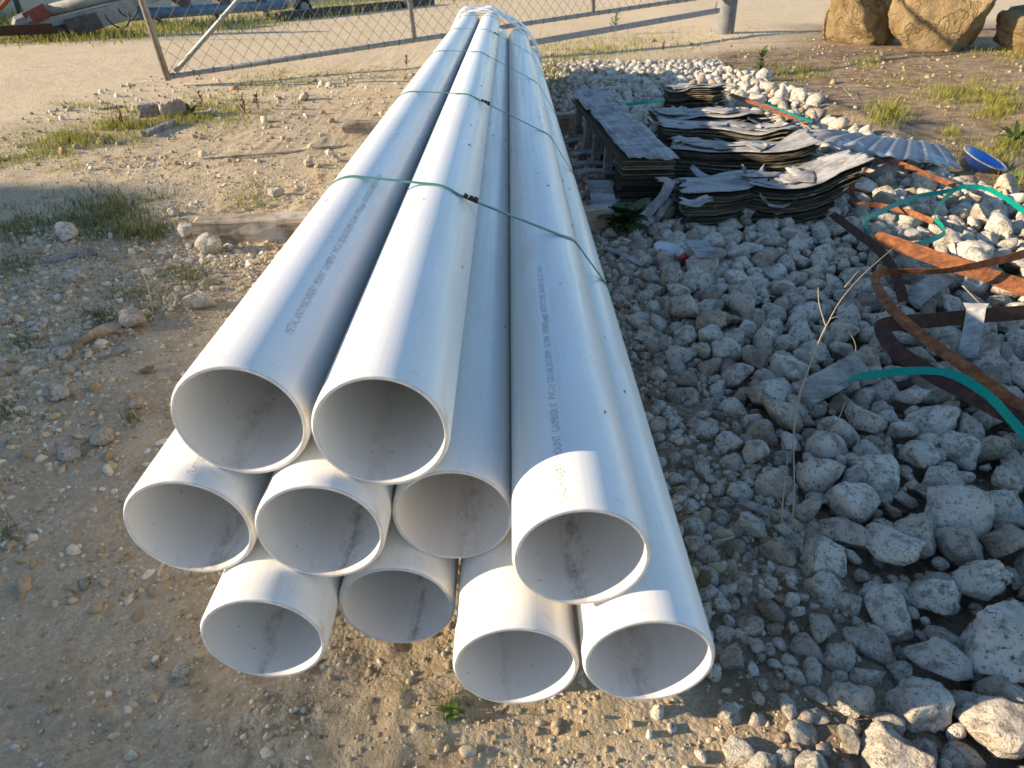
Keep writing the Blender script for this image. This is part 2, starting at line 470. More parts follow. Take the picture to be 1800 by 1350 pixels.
def mat_leaf(name, a, b, trans=0.25):
    n = NT(name); co = n.coord(); r = n.attr('tint', 'Fac')
    f = n.noise(co, 12, 4, 0.6)
    c = n.mix(r, a, b)
    c = n.mix(n.val(f, 0.4, 0.7, 0, 0.45), c, tuple(q * 0.55 for q in a))
    n.b.inputs['Transmission Weight'].default_value = 0.0
    m = n.fin(c, 0.6, 0, 0.3)
    tr = n.n('ShaderNodeBsdfTranslucent'); n.l(c, tr.inputs[0])
    mx = n.n('ShaderNodeMixShader'); mx.inputs[0].default_value = trans
    n.l(n.b.outputs[0], mx.inputs[1]); n.l(tr.outputs[0], mx.inputs[2])
    n.l(mx.outputs[0], n.t.nodes['Material Output'].inputs[0])
    return m

def mat_clear():
    n = NT('clear_plastic')
    n.b.inputs['Base Color'].default_value = (0.85, 0.9, 0.95, 1); n.b.inputs['Roughness'].default_value = 0.12
    t = n.n('ShaderNodeBsdfTransparent'); mx = n.n('ShaderNodeMixShader'); mx.inputs[0].default_value = 0.42
    n.l(t.outputs[0], mx.inputs[1]); n.l(n.b.outputs[0], mx.inputs[2]); n.l(mx.outputs[0], n.t.nodes['Material Output'].inputs[0])
    return n.m

M = dict(
    ground=mat_ground(), rock=mat_rock(False), rockbed=mat_rock(True), pebble=mat_pebble(), boulder=mat_boulder(),
    pvc=mat_pvc(), bore=mat_pvc_in(),
    grey=mat_wood('grey_veneer', (0.39, 0.375, 0.355), (0.19, 0.18, 0.168)),
    board=mat_wood('grey_board', (0.36, 0.34, 0.31), (0.14, 0.128, 0.112)),
    timber=mat_wood('brown_timber', (0.50, 0.405, 0.30), (0.24, 0.18, 0.125)),
    edge=mat_edge(), rust=mat_rust(), rustd=mat_rust('dark_rusty_steel', (0.055, 0.023, 0.014), (0.11, 0.045, 0.022), (0.028, 0.015, 0.011)),
    teal=mat_simple('teal_strap', (0.0, 0.235, 0.165), 0.5, 0, 0.15, 60, 0.22, 0.02),
    green=mat_simple('green_strap', (0.045, 0.20, 0.145), 0.4, 0, 0.2, 80, 0.5, 0.02),
    galv=mat_galv(), corr=mat_corr(),
    ink=mat_simple('grey_ink', (0.55, 0.53, 0.50), 0.6, 0, 0.3, 300, 0.2, 0.0),
    film=mat_simple('white_film', (0.78, 0.77, 0.76), 0.25, 0, 0.06, 30, 0.5, 0.05),
    postgrey=mat_simple('dull_post_steel', (0.19, 0.19, 0.18), 0.75, 0.0, 0.3, 9),
    cut=mat_simple('saw_cut_pvc', (0.60, 0.56, 0.52), 0.75, 0.0, 0.22, 70, 0.2, 0.2),
    wire=mat_simple('dull_wire', (0.15, 0.14, 0.125), 0.7, 0.2, 0.3, 30),
    dark=mat_simple('dark_steel', (0.045, 0.042, 0.042), 0.7, 0.1, 0.4, 20),
    boom=mat_simple('grey_machine_paint', (0.30, 0.29, 0.26), 0.8, 0.0, 0.35, 14),
    boomd=mat_simple('grimy_machine_steel', (0.10, 0.088, 0.075), 0.75, 0.1, 0.5, 14),
    blue=mat_simple('blue_machine_paint', (0.09, 0.17, 0.25), 0.5, 0.0, 0.35, 12),
    red=mat_simple('red_machine_paint', (0.20, 0.05, 0.03), 0.6, 0.0, 0.35, 12),
    render_wall=mat_simple('cream_render', (0.50, 0.44, 0.33), 0.9, 0.0, 0.2, 3, 0.15),
    enamel=mat_simple('blue_enamel', (0.05, 0.22, 0.62), 0.25, 0.0, 0.15, 25, 0.5, 0.02),
    enamel_out=mat_simple('dark_blue_enamel', (0.012, 0.035, 0.16), 0.3, 0.0, 0.3, 25, 0.5, 0.02),
    rim=mat_simple('chipped_rim', (0.42, 0.36, 0.26), 0.6, 0.0, 0.6, 60),
    grass=mat_leaf('grass_blades', (0.19, 0.21, 0.03), (0.44, 0.37, 0.09), 0.35),
    grassg=mat_leaf('shade_tinted_grass', (0.10, 0.125, 0.03), (0.26, 0.235, 0.085), 0.3),  # darker copy of the grass, the shade put into its colour
    leaf=mat_leaf('broad_leaf', (0.035, 0.075, 0.022), (0.055, 0.10, 0.03), 0.2),
    leafb=mat_leaf('bright_leaf', (0.09, 0.15, 0.025), (0.16, 0.21, 0.04), 0.3),
    leafr=mat_leaf('red_weed', (0.16, 0.035, 0.03), (0.12, 0.09, 0.03), 0.2),
    dry=mat_simple('dry_stem', (0.40, 0.31, 0.20), 0.85, 0, 0.25, 40),
    tan=mat_simple('tan_plastic', (0.40, 0.33, 0.20), 0.6, 0, 0.2, 20),
    redcap=mat_simple('red_plastic', (0.42, 0.015, 0.03), 0.4, 0, 0.1, 20),
    rubber=mat_simple('black_rubber', (0.025, 0.025, 0.026), 0.8, 0, 0.2, 20),
    clear=mat_clear(),
    blocker=mat_simple('blocker_steel', (0.42, 0.43, 0.42), 0.6, 0.2, 0.15, 2),
    speck=mat_simple('straw_specks', (0.06, 0.045, 0.03), 0.9, 0, 0.3, 40),
)

# ------------------------------------------------------------------ ground sheet
def axis(fine0, fine1, step, lo, hi, g=1.07):
    a = list(np.arange(fine0, fine1, step)); s = step; x = a[-1]
    while x < hi: s *= g; x += s; a.append(x)
    s = step; x = fine0; b = []
    while x > lo: s *= g; x -= s; b.append(x)
    return np.array(b[::-1] + a)

gx = axis(-1.9, 1.9, 0.010, -260, 260, 1.06)
gy = axis(0.25, 2.9, 0.010, -260, 420, 1.045)
XX, YY = np.meshgrid(gx, gy)
ZZ = gz(XX, YY)
_le = 0.40 + 0.06 * np.sin(YY * 2.3) + 0.05 * sm(2.5, 4, YY)
ZZ = ZZ - 0.035 * sm(0.1, 0.35, XX - _le) * (1 - sm(2.0, 2.3, XX + 0 * YY) * sm(2.4, 3.2, YY)) * (1 - sm(6.9, 7.5, YY)) * (1 - sm(2.9, 3.3, XX))
nx, ny = len(gx), len(gy)
idx = np.arange(nx * ny).reshape(ny, nx)
gf = np.stack([idx[:-1, :-1], idx[:-1, 1:], idx[1:, 1:], idx[1:, :-1]], -1).reshape(-1, 4)
gme = mesh_np('ground', np.stack([XX, YY, ZZ], -1).reshape(-1, 3), gf, True)
jx = XX + (fbm(XX * 1.3, YY * 1.3, 71, 3) - 0.5) * 0.8
jy = YY + (fbm(XX * 1.1, YY * 1.1, 81, 3) - 0.5) * 0.9
dark_soil = sm(0.12, 0.40, XX + (fbm(XX * 4, YY * 4, 77, 3) - 0.5) * 0.3) * (1 - sm(2.6, 3.2, XX)) * (1 - sm(7, 8, YY)) * 0.75  # darker soil from beside the pipes across the rock bed
earth = sm(1.6, 2.2, jx) * sm(2.2, 3.2, jy) * (1 - sm(10.5, 12.5, jy - 0.2 * jx))
near_edge = 4.6 + 0.62 * (jx + 3.4) + 0.0 * jx                    # the road's near side
road = sm(-0.25, 0.55, jy - np.maximum(near_edge, 4.4)) * (1 - sm(1.0, 2.5, jx - 0.36 * jy + 1.6)) * sm(-14, -12, jx)
road = np.maximum(road, sm(9.8, 11.5, jy - 0.2 * jx) * (1 - sm(60, 90, jy)))
chalk = sm(0.52, 0.62, fbm(XX * 1.6, YY * 1.6, 91, 4)) * 0.55 * (1 - sm(4, 6, YY))
earth = np.maximum(earth, dark_soil)
zone = np.stack([earth * (1 - road), road, chalk * (1 - earth), dark_soil], -1).reshape(-1, 4).astype(np.float32)
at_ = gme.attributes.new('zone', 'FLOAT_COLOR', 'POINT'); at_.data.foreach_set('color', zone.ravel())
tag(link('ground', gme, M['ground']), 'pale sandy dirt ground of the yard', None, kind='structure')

# ------------------------------------------------------------------ rock shapes
def ico(sub):
    bm = bmesh.new(); bmesh.ops.create_icosphere(bm, subdivisions=sub, radius=1.0)
    v = np.array([q.co[:] for q in bm.verts]); f = np.array([[w.index for w in q.verts] for q in bm.faces]); bm.free()
    return v, f

ICO = {k: ico(k) for k in (1, 2, 3, 4, 5)}
def lump(v, rng, freq, amp, n=10):
    s = np.zeros(len(v))
    for _ in range(n):
        k = rng.normal(size=3) * freq; s += np.sin(v @ k + rng.uniform(0, 6.28))
    return s / math.sqrt(n) * amp

def rock_shape(sub, seed, flat=0.7, cuts=15, rough=1.0):
    rng = np.random.default_rng(seed)
    v, f = ICO[sub]; v = v.copy(); f = f.copy()
    for _ in range(cuts):
        nn = rng.normal(size=3); nn /= np.linalg.norm(nn); d = rng.uniform(0.45, 0.82)
        e = np.maximum(v @ nn - d, 0); v -= np.outer(e * 0.92, nn)
    u = v / np.linalg.norm(v, axis=1)[:, None]
    v += u * (lump(v, rng, 2.2, 0.05) + lump(v, rng, 6, 0.032 * rough) + lump(v, rng, 13, 0.030 * rough) + (lump(v, rng, 30, 0.012 * rough, 14) if sub > 2 else 0))[:, None]
    v *= np.array([rng.uniform(1.0, 1.3), rng.uniform(0.8, 1.0), rng.uniform(flat - 0.1, flat + 0.15)])
    v /= np.abs(v).max()
    return v, f

def rotm(rng, tilt=0.5):
    a = rng.uniform(0, 6.283); b = rng.normal(0, tilt); c = rng.normal(0, tilt)
    return np.array(Matrix.Rotation(a, 3, 'Z') @ Matrix.Rotation(b, 3, 'X') @ Matrix.Rotation(c, 3, 'Y'))

def joined(name, items, shapes, m, label, smooth=True, parent=None):
    """items: (shape index, rotation 3x3, scale, position, tint)"""
    vs, fs, ts = [], [], []; b = 0
    for k, R, s, p, t in items:
        v, f = shapes[k]
        vs.append((v * s) @ R.T + p); fs.append(f + b); b += len(v); ts.append(np.full(len(v), t, np.float32))
    me = mesh_np(name, np.concatenate(vs), np.concatenate(fs), smooth)
    a = me.attributes.new('tint', 'FLOAT', 'POINT'); a.data.foreach_set('value', np.concatenate(ts))
    o = link(name, me, m, parent)
    return tag(o, label, None, kind='stuff')

# ------------------------------------------------------------------ bed of limestone rocks on the right
def left_edge(y):
    return 0.40 + 0.06 * np.sin(y * 2.3) + 0.05 * sm(2.5, 4, y)
def right_edge(y):
    return np.interp(y, [0.0, 2.4, 3.0, 3.6, 4.2, 5.2, 6.5, 7.6], [3.0, 3.0, 2.45, 2.25, 2.15, 2.2, 2.25, 2.2]) + 0.06 * np.sin(y * 5)
placed = []; cell = {}
def clash(x, y, r, k):
    cx, cyy = int(x / 0.2), int(y / 0.2)
    for i in range(cx - 1, cx + 2):
        for j in range(cyy - 1, cyy + 2):
            for (a, b, c) in cell.get((i, j), ()):
                if (a - x) ** 2 + (b - y) ** 2 < ((r + c) * k) ** 2: return True
    return False
rr = np.random.default_rng(5)
for lo, hi, tries, k in ((0.074, 0.086, 180, 0.86), (0.060, 0.080, 700, 0.86), (0.046, 0.060, 3500, 0.80), (0.034, 0.046, 18000, 0.76), (0.022, 0.034, 24000, 0.74), (0.013, 0.022, 14000, 0.76)):
    for _ in range(tries):
        y = -0.15 + 7.85 * rr.random() ** 1.45; x = rr.uniform(0.24, 3.0 if y < 2.5 else 2.5); r = rr.uniform(lo, hi)
        le = float(left_edge(y)); re = float(right_edge(y))
        if x > re or x < le - 0.14: continue
        u = (x - le) / 0.38
        if u < 1 and r > 0.026 + 0.05 * max(u, 0) ** 0.8 + (0.02 if y < 0.75 and u > 0.2 else 0): continue
        if u < 0.12 and rr.random() > 0.45: continue
        if y > 6.6 and r > 0.05: continue
        if r > 0.074 and (y > 1.5 or x < 0.62): continue
        if y > 1.15 and x < 1.5 and r > 0.053: continue
        if clash(x, y, r, k): continue
        cell.setdefault((int(x / 0.2), int(y / 0.2)), []).append((x, y, r)); placed.append((x, y, r, u))
for _ in range(16000):                                 # smaller stones packed up against the pipes
    y = rr.uniform(0.35, 3.6); x = rr.uniform(0.27, 0.95); r = rr.uniform(0.009, 0.026)
    if x < float(left_edge(y)) - 0.1 * rr.random(): continue
    if clash(x, y, r, 0.74): continue
    cell.setdefault((int(x / 0.2), int(y / 0.2)), []).append((x, y, r)); placed.append((x, y, r, (x - 0.4) / 0.38))
shapes3 = [rock_shape(4 if i < 6 else 3, 100 + i, 0.74) for i in range(16)]
shapes2 = [rock_shape(2, 200 + i, 0.74, 9, 1.4) for i in range(14)]
rec = []
for (x, y, r, u) in placed:
    g = gq(x, y); lift = rr.uniform(0.22, 0.70) if u > 0.5 else rr.uniform(-0.05, 0.35)
    z = g + r * lift
    px, py, dep = project(x, y, z)
    vis = -20 < px < 1830 and -10 < py < 1380
    rec.append(((r / dep) if vis else 0.0, x, y, z, r))
rec.sort(reverse=True)
rock_meshes = []
for i, (v, f) in enumerate(shapes3):
    me = mesh_np('rock', v, f, True); me.materials.append(M['rock']); rock_meshes.append(me)
M['rock_or'] = mat_boulder(); M['rock_or'].name = 'orange_rock'
or_me = mesh_np('rock', *rock_shape(3, 333, 0.8), True); or_me.materials.append(M['rock_or'])
big_done = 0
for q, (s, x, y, z, r) in enumerate(rec[:300]):
    o = bpy.data.objects.new('rock', rock_meshes[q % 16]); C.objects.link(o)
    o.scale = (r * 1.16,) * 3; o.location = (x, y, z)
    o.rotation_euler = Matrix(rotm(rr, 0.45).tolist()).to_euler()
    sunx = x + (0.05 - z) * 0
    if y < 0.60: tag(o, 'pale rock in the sunlit strip along the bottom right edge', 'rock', 'sunlit rocks in the front corner')
    elif x > 1.58 and y > 1.2: tag(o, 'pale limestone rock in the sun beyond the shadow, around the rusty bands', 'rock', 'sunlit rocks beyond the shadow')
    else: tag(o, 'pale grey limestone rock in the shade beside the pipes', 'rock', 'shaded rocks beside the pipes')
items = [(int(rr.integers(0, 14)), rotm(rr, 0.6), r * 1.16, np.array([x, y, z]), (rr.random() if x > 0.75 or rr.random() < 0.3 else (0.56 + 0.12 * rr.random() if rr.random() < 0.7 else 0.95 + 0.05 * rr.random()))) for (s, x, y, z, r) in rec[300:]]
for _ in range(3500):                                  # small broken stone under and between the rocks
    y = rr.uniform(0.1, 7.4); x = rr.uniform(0.2, 2.6)
    if y > 4 and rr.random() < 0.5: continue
    if x > float(right_edge(y)) + 0.1: continue
    r = rr.uniform(0.005, 0.020); items.append((int(rr.integers(0, 14)), rotm(rr, 0.8), r, np.array([x, y, gq(x, y) + r * 0.2 - 0.035 * float(sm(0.1, 0.35, x - left_edge(y)))]), 0.6 + 0.17 * rr.random()))
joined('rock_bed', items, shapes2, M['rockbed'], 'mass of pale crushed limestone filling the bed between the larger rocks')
for (px, py, w, lab) in ((1240, 1015, 34, 'small orange-brown stone beside the near right pipe'), (1742, 1020, 70, 'orange-brown rock among the grey rocks at the right edge')):
    p = P(px, py, 0.03); dep = project(p.x, p.y, p.z)[2]; r = w / F_PX * dep / 2
    o = link('rock', or_me.copy(), None, None, p, (0.4, 0.2, 1.0)); o.scale = (r, r, r); tag(o, lab, 'rock')

# ------------------------------------------------------------------ gravel on the left and round the pipe ends
pshape = [rock_shape(1, 400 + i, 0.7, 5, 2.0) for i in range(18)]
pitems = []; pshape += [rock_shape(2, 430 + i, 0.75, 14, 1.6) for i in range(14)]
dn_l = fbm(*[q * 2.1 for q in np.meshgrid(np.arange(-2.4, 0.8, 0.04), np.arange(0, 4.1, 0.04))], 21, 3).tolist()
for _ in range(84000):
    x = rr.uniform(-2.3, 0.6); y = rr.uniform(0.15, 3.9)
    if y > 2.7 and rr.random() < 0.55: continue
    dens = dn_l[int((y) * 25)][int((x + 2.4) * 25)]
    band = math.exp(-((y - 1.25 + 0.35 * (x + 1)) / 0.5) ** 2) * 0.25
    front = 0.03 if y < 0.75 else -0.02
    if rr.random() > (0.26 if y > 0.8 else 0.10) + 3.4 * max(0, dens + band - front - 0.46): continue
    r = min(0.0020 + rr.exponential(0.0027), 0.018)
    if rr.random() < 0.006: r = rr.uniform(0.012, 0.022)
    r *= 0.75 if y < 0.8 else (1.4 if y < 2.7 else 1.0)
    pitems.append((int(rr.integers(18, 32)) if r > 0.0088 else int(rr.integers(0, 18)), rotm(rr, 0.8), r, np.array([x, y, gq(x, y) + r * rr.uniform(-0.5, 0.1)]), min(1, rr.beta(2, 2))))
for _ in range(1500):                                  # stones lying on the bank and the verge
    x = rr.uniform(1.9, 6.5); y = rr.uniform(2.6, 10)
    r = 0.005 + rr.exponential(0.007); pitems.append((int(rr.integers(0, 18)), rotm(rr, 0.8), r, np.array([x, y, gq(x, y) + r * 0.0]), rr.random() * 0.55))
for _ in range(1800):
    x = rr.uniform(-3.4, 0.2); y = rr.uniform(3.6, 7)
    r = 0.004 + rr.exponential(0.006); pitems.append((int(rr.integers(0, 18)), rotm(rr, 0.8), r, np.array([x, y, gq(x, y) + r * 0.15]), rr.random()))
joined('gravel', pitems, pshape, M['pebble'], 'loose tan gravel scattered over the dirt')
STONES = [(118, 422, 44, 'pale rounded stone at the edge of the shaded grass patch'), (235, 572, 46, 'angular tan stone at the end of the curved bark strip'),
          (352, 538, 44, 'tan stone between the dry stem and the left pipe'), (375, 443, 40, 'flat pale stone in front of the timber bearer'),
          (334, 413, 38, 'rounded stone touching the left end of the timber bearer'), (136, 493, 28, 'small bright white stone left of the dry stem'),
          (12, 566, 40, 'pale stone cut by the left edge of the picture, above another'), (78, 428, 0, ''), (304, 378, 22, 'small stone above the timber bearer end'),
          (205, 570, 0, ''), (74, 575, 30, 'low grey-tan stone in the gravel near the left edge'), (258, 655, 22, 'small tan stone beneath the angular stone'),
          (8, 655, 36, 'pale stone at the left edge beside a grass tuft'), (113, 626, 26, 'rounded stone lying just under the bark strip'),
          (105, 700, 36, 'lumpy tan stone low in the left gravel'), (243, 716, 28, 'orange-tan stone near the left pipe'),
          (180, 775, 36, 'pale angular stone in the thick gravel'), (125, 800, 40, 'broad tan stone in the thick gravel'),
          (542, 292, 22, 'stone in the sun near the two-pipe strap'), (590, 283, 16, 'small sunlit stone beside the left pipe'), (498, 246, 12, 'small stone out on the sandy ground'),
          (536, 176, 20, 'dark-shadowed clod on the sandy ground'), (485, 345, 22, 'tan stone in the small sunlit grass tuft'), (150, 1030, 26, 'low tan stone in the front gravel'),
          (325, 1180, 30, 'whitish patch-like stone in front of the lower left pipe')]
for (px, py, w, lab) in STONES:
    if not w: continue
    p = P(px, py); dep = project(p.x, p.y, p.z)[2]; r = w / F_PX * dep / 2 * 1.3
    me = mesh_np('stone', *rock_shape(3, px + py, 0.75), True); me.materials.append(M['rock'])
    o = link('stone', me, None, None, p + Vector((0, 0, r * 0.42)), (0, 0, px)); o.scale = (r, r, r); tag(o, lab, 'stone')

# ------------------------------------------------------------------ PVC pipes
RO, RI = 0.08415, 0.0772
PIPES = dict(A=(-0.3329, 0.4863, 0.671), B=(-0.1558, 0.4877, 0.650), C=(-0.4190, 0.6313, 0.636), D=(-0.2455, 0.6306, 0.626), E=(-0.0778, 0.6490, 0.675),
             F=(0.0869, 0.6128, 0.564), G=(-0.3316, 0.7757, 0.573), H=(-0.1639, 0.7940, 0.641), I=(0.0080, 0.7950, 0.543), J=(0.1766, 0.7557, 0.523))
PL = dict(A='white plastic pipe at the left of the top row', B='white plastic pipe at the right of the top row', C='white plastic pipe leftmost in the middle row, overhanging the stack',
          D='white plastic pipe second from left in the middle row', E='white plastic pipe third in the middle row, set back under the top right pipe', F='white plastic pipe rightmost in the middle row, lettered MACHINERY along its top',
          G='white plastic pipe leftmost in the bottom row', H='white plastic pipe second from left in the bottom row, set back in shade', I='white plastic pipe third in the bottom row, a long scratch inside',
          J='white plastic pipe rightmost in the bottom row against the rocks')
def pipe_mesh(L):
    n = 96
    prof = [(L, RI), (L, RO), (L * 0.66, RO), (L * 0.33, RO), (0.30, RO), (0.006, RO), (0.0012, RO - 0.0022), (0.0, RO - 0.0030), (0.0, RI + 0.0006), (0.0008, RI), (0.30, RI), (L * 0.33, RI), (L * 0.66, RI)]
    v = []; f = []; m = len(prof)
    for (y, r) in prof:
        for k in range(n):
            a = 2 * math.pi * k / n; v.append((r * math.sin(a), y, r * math.cos(a)))
    for i in range(m):
        for k in range(n):
            f.append((i * n + k, i * n + (k + 1) % n, ((i + 1) % m) * n + (k + 1) % n, ((i + 1) % m) * n + k))
    me = bpy.data.meshes.new('pipe'); me.from_pydata(v, [], f)
    me.materials.append(M['pvc']); me.materials.append(M['bore']); me.materials.append(M['cut'])
    mi = []; sm_ = []
    for i in range(m):
        mi += [1 if i >= 9 else (2 if i in (6, 7, 8) else 0)] * n; sm_ += [i not in (0, 7)] * n
    me.polygons.foreach_set('material_index', mi); me.polygons.foreach_set('use_smooth', sm_)
    me.set_sharp_from_angle(angle=math.radians(35))
    return me

def wrap_text(parent, body, y0, length, ang, size_r=RO + 0.0003):
    cu = bpy.data.curves.new('printed_text', 'FONT'); cu.body = body; cu.size = 1.0; cu.resolution_u = 2
    o = bpy.data.objects.new('tmp_text', cu); C.objects.link(o)
    dg = bpy.context.evaluated_depsgraph_get()
    ev = o.evaluated_get(dg); me = bpy.data.meshes.new_from_object(ev)
    bpy.data.objects.remove(o); bpy.data.curves.remove(cu)
    v = np.array([q.co[:] for q in me.vertices]); w = v[:, 0].max()
    Yt = y0 + v[:, 0] / w * length
    hgt = 0.0108                                          # cap height on the pipe
    a = ang - (v[:, 1] / 0.7) * hgt / RO
    co = np.stack([size_r * np.sin(a), Yt, size_r * np.cos(a)], -1)
    me.vertices.foreach_set('co', co.astype(np.float32).ravel()); me.update()
    me.materials.append(M['ink'])
    t = bpy.data.objects.new('printed_text', me); C.objects.link(t); t.parent = parent
    t['label'] = 'grey printed lettering along the pipe'
    return t

pipes = {}
for k, (x, dwn, ax) in PIPES.items():
    L = 5.95 + (0.25 if k == 'E' else 0)
    o = link('pipe', pipe_mesh(L), None, None, (x, ax, HC - dwn), (0, {'A': 0.2, 'B': 0.05, 'C': 0.1, 'D': -0.2, 'E': 0.0, 'F': 0.0, 'G': 0.15, 'H': -0.1, 'I': 0.0, 'J': 0.1}[k] * 0.5, 0))
    tag(o, PL[k], 'pipe', 'white pipes in the strapped stack'); pipes[k] = o
TXT = 'MOUNT  GAMBIER 6"  PVC-U  OD168.3X7.0MM  SCH40  5.95M/Length  ASTM D1785  DATE01 JUL 25  A B A'
wrap_text(pipes['F'], 'MACHINERY  ' + TXT, 0.010, 0.70, math.radians(-14))
wrap_text(pipes['A'], 'METAL AND MACHINERY  ' + TXT, 0.10, 0.75, math.radians(30))
wrap_text(pipes['C'], '/Length  ASTM D1785  DATE01 JUL 25', 0.012, 0.25, math.radians(12))
# straw flecks lying on the pipes
for k, n in (('A', 6), ('B', 8), ('F', 15), ('E', 10), ('J', 12)):
    b = MB(); rg = random.Random(k)
    for _ in range(n):
        a = rg.gauss(0.25, 0.45); y = rg.uniform(0.04, 2.6) if k != 'J' else rg.uniform(0.3, 3.0); L = rg.uniform(0.0015, 0.006); th = rg.uniform(0, 3.14); w = rg.uniform(0.0004, 0.0009)
        da, dy = math.cos(th) * L / RO, math.sin(th) * L
        pts = [(a - da, y - dy), (a + da * 0.1 + 0.01 * rg.uniform(-1, 1), y + rg.uniform(-.001, .001)), (a + da, y + dy)]
        b.tube([((RO + w) * math.sin(q), yy, (RO + w) * math.cos(q)) for q, yy in pts], w, 5)
    s = b.build('straw_flecks', M['speck'], pipes[k]); s['kind'] = 'stuff'

# ------------------------------------------------------------------ straps round the stack
circ = []
for k, (x, d, a) in PIPES.items():
    for q in range(72):
        t = 2 * math.pi * q / 72; circ.append((x + (RO + 0.0012) * math.cos(t), HC - d + (RO + 0.0012) * math.sin(t)))
def hull(pts):
    pts = sorted(set(pts)); 
    def half(ps):
        h = []
        for p in ps:
            while len(h) > 1 and (h[-1][0] - h[-2][0]) * (p[1] - h[-2][1]) - (h[-1][1] - h[-2][1]) * (p[0] - h[-2][0]) <= 0: h.pop()
            h.append(p)
        return h[:-1]
    return half(pts) + half(pts[::-1])
HULL = hull(circ)
HULL_IN = HULL
def dens(poly, step=0.015):
    out = []
    for i in range(len(poly)):
        a, b = poly[i], poly[(i + 1) % len(poly)]; n = max(1, int(math.hypot(b[0] - a[0], b[1] - a[1]) / step))
        out += [(a[0] + (b[0] - a[0]) * k / n, a[1] + (b[1] - a[1]) * k / n) for k in range(n)]
    return out
LOOP = dens(HULL)
SL = ['nearest green strap round the stack, its crimp on the top right pipe', 'second green strap from the front, with a rusty crimp and loose tail', 'third green strap from the front round the stack',
      'fourth green strap from the front, near the far end', 'farthest green strap, just before the white wrap']
for i, Y0 in enumerate((1.455, 2.52, 3.70, 4.90, 6.02)):
    xs = [-0.52, -0.33, -0.10, 0.127, 0.27]; kf = [1, 0.7, 0.5, 0.8, 0.3][i]
    ys = [0.02 * kf, 0.0, -0.075 * kf, 0.0, 0.15 * kf]
    root = thing('strap', SL[i], 'strap', (0, Y0, 0), group='green straps round the pipe stack')
    pts = [Vector((x, float(np.interp(x, xs, ys)), z)) for x, z in LOOP]; pts.append(pts[0])
    bnd = MB().ribbon(pts, [(0, 1, 0)] * len(pts), 0.0125, 0.0016).build('band', M['green'], root, True)
    cxz = min(LOOP, key=lambda q: abs(q[0] + 0.085) + (0 if q[1] > 0.4 else 9))
    c = Vector((cxz[0], float(np.interp(cxz[0], xs, ys)), cxz[1] + 0.003))
    if i in (0, 1, 3):
        b = MB(); R = Matrix.Rotation(0.5, 3, 'Y')
        for q in (-1, 0, 1): b.box(c + R @ Vector((q * 0.011, 0.0015 * q, 0.001)), (0.009, 0.016 + 0.002 * (q % 2), 0.006), 0, R @ Matrix.Rotation(0.2 * q, 3, 'X'), 0.0012)
        b.build('crimp', M['rustd'], bnd, bevel=0.0008)
    if i < 3:
        e = c + Vector((-0.02, 0, 0.001)); tail = spline([e, e + Vector((-0.05, -0.004, 0.004)), e + Vector((-0.10, -0.03, -0.004)), e + Vector((-0.135, -0.07, -0.018))])
        MB().ribbon(tail, [(0, 1, 0)] * len(tail), 0.010, 0.0014).build('loose_tail', M['green'], bnd, True)
# white plastic wrap round the far ends
cx_, cz_ = -0.13, HC - 0.63
film = MB(); root = thing('plastic_wrap', 'white plastic wrap round the far end of the pipe stack', 'wrap', (0, 6.40, 0))
for j, (off, y0, w) in enumerate(((0.030, 0.10, 0.10), (0.018, 0.0, 0.09), (0.010, -0.07, 0.06))):
    pts = []
    for (x, z) in LOOP:
        d = Vector((x - cx_, z - cz_)); l = d.length; d /= l
        pts.append(Vector((x + d.x * off, y0 + 0.012 * math.sin(x * 21 + j), z + d.y * off + 0.006 * math.sin(x * 33 + j * 2))))
    pts.append(pts[0])
    MB().ribbon(pts, [(0, 1, 0.1)] * len(pts), w, 0.003).build('film_band', M['film'], root, True)

# ------------------------------------------------------------------ timber bearers and loose wood on the left
def timber(name, label, a, b, w, h, m, cat='timber', z0=0.0, twist=0.0, grp=None, wear=0.006, seg=14, seed=0):
    """worn timber from a to b lying with its base z0 above the ground"""
    rg = np.random.default_rng(seed + 3)
    a = Vector(a); b = Vector(b); L = (b - a).length; ang = math.atan2((b - a).y, (b - a).x)
    prof = [(-.5, 0), (-.5, .12), (-.5, .5), (-.5, .9), (-.42, 1), (0, 1), (.42, 1), (.5, .9), (.5, .5), (.5, .12), (.42, 0), (0, 0)]
    v = []; f = []; n = len(prof)
    for i in range(seg + 1):
        x = L * i / seg
        for (py_, pz_) in prof:
            e = rg.normal(0, wear, 3) * (1.6 if i in (0, seg) else 0.7)
            v.append((x + e[0] * (1 if i in (0, seg) else 0.2), py_ * w + e[1] * 0.6, pz_ * h + e[2] * 0.5 * (pz_ > 0)))
    for i in range(seg):
        for k in range(n): f.append((i * n + k, (i + 1) * n + k, (i + 1) * n + (k + 1) % n, i * n + (k + 1) % n))
    f.append(tuple(range(n))); f.append(tuple(reversed(range(seg * n, seg * n + n))))
    me = bpy.data.meshes.new(name); me.from_pydata(v, [], f)
    slope = math.atan2(b.z - a.z, max(1e-6, math.hypot(b.x - a.x, b.y - a.y)))
    o = link(name, me, m, None, a + Vector((0, 0, z0)), (twist, -slope, ang))
    return tag(o, label, cat, grp)
bz_ = HC - 0.795 - RO
def bearer(px, py, Y, label, seed):
    p = P(px, py); g = p.z
    timber('timber_bearer', label, (p.x, p.y, g - 0.006), (0.42, p.y + 0.12, g - 0.006), 0.095, bz_ - g + 0.004, M['timber'], 'timber', seed=seed)
bearer(352, 424, 2.5, 'brown square timber under the pipes with its left end showing, frosty-grey top', 1)
bearer(605, 233, 4.4, 'farther short dark timber end sticking out under the left pipe', 2)
a = P(248, 206); timber('wood_block', 'dark weathered sleeper block standing in the sunlit grass', a, a + Vector((0.15, 0.06, 0)), 0.10, 0.085, M['board'], 'block', seed=4)
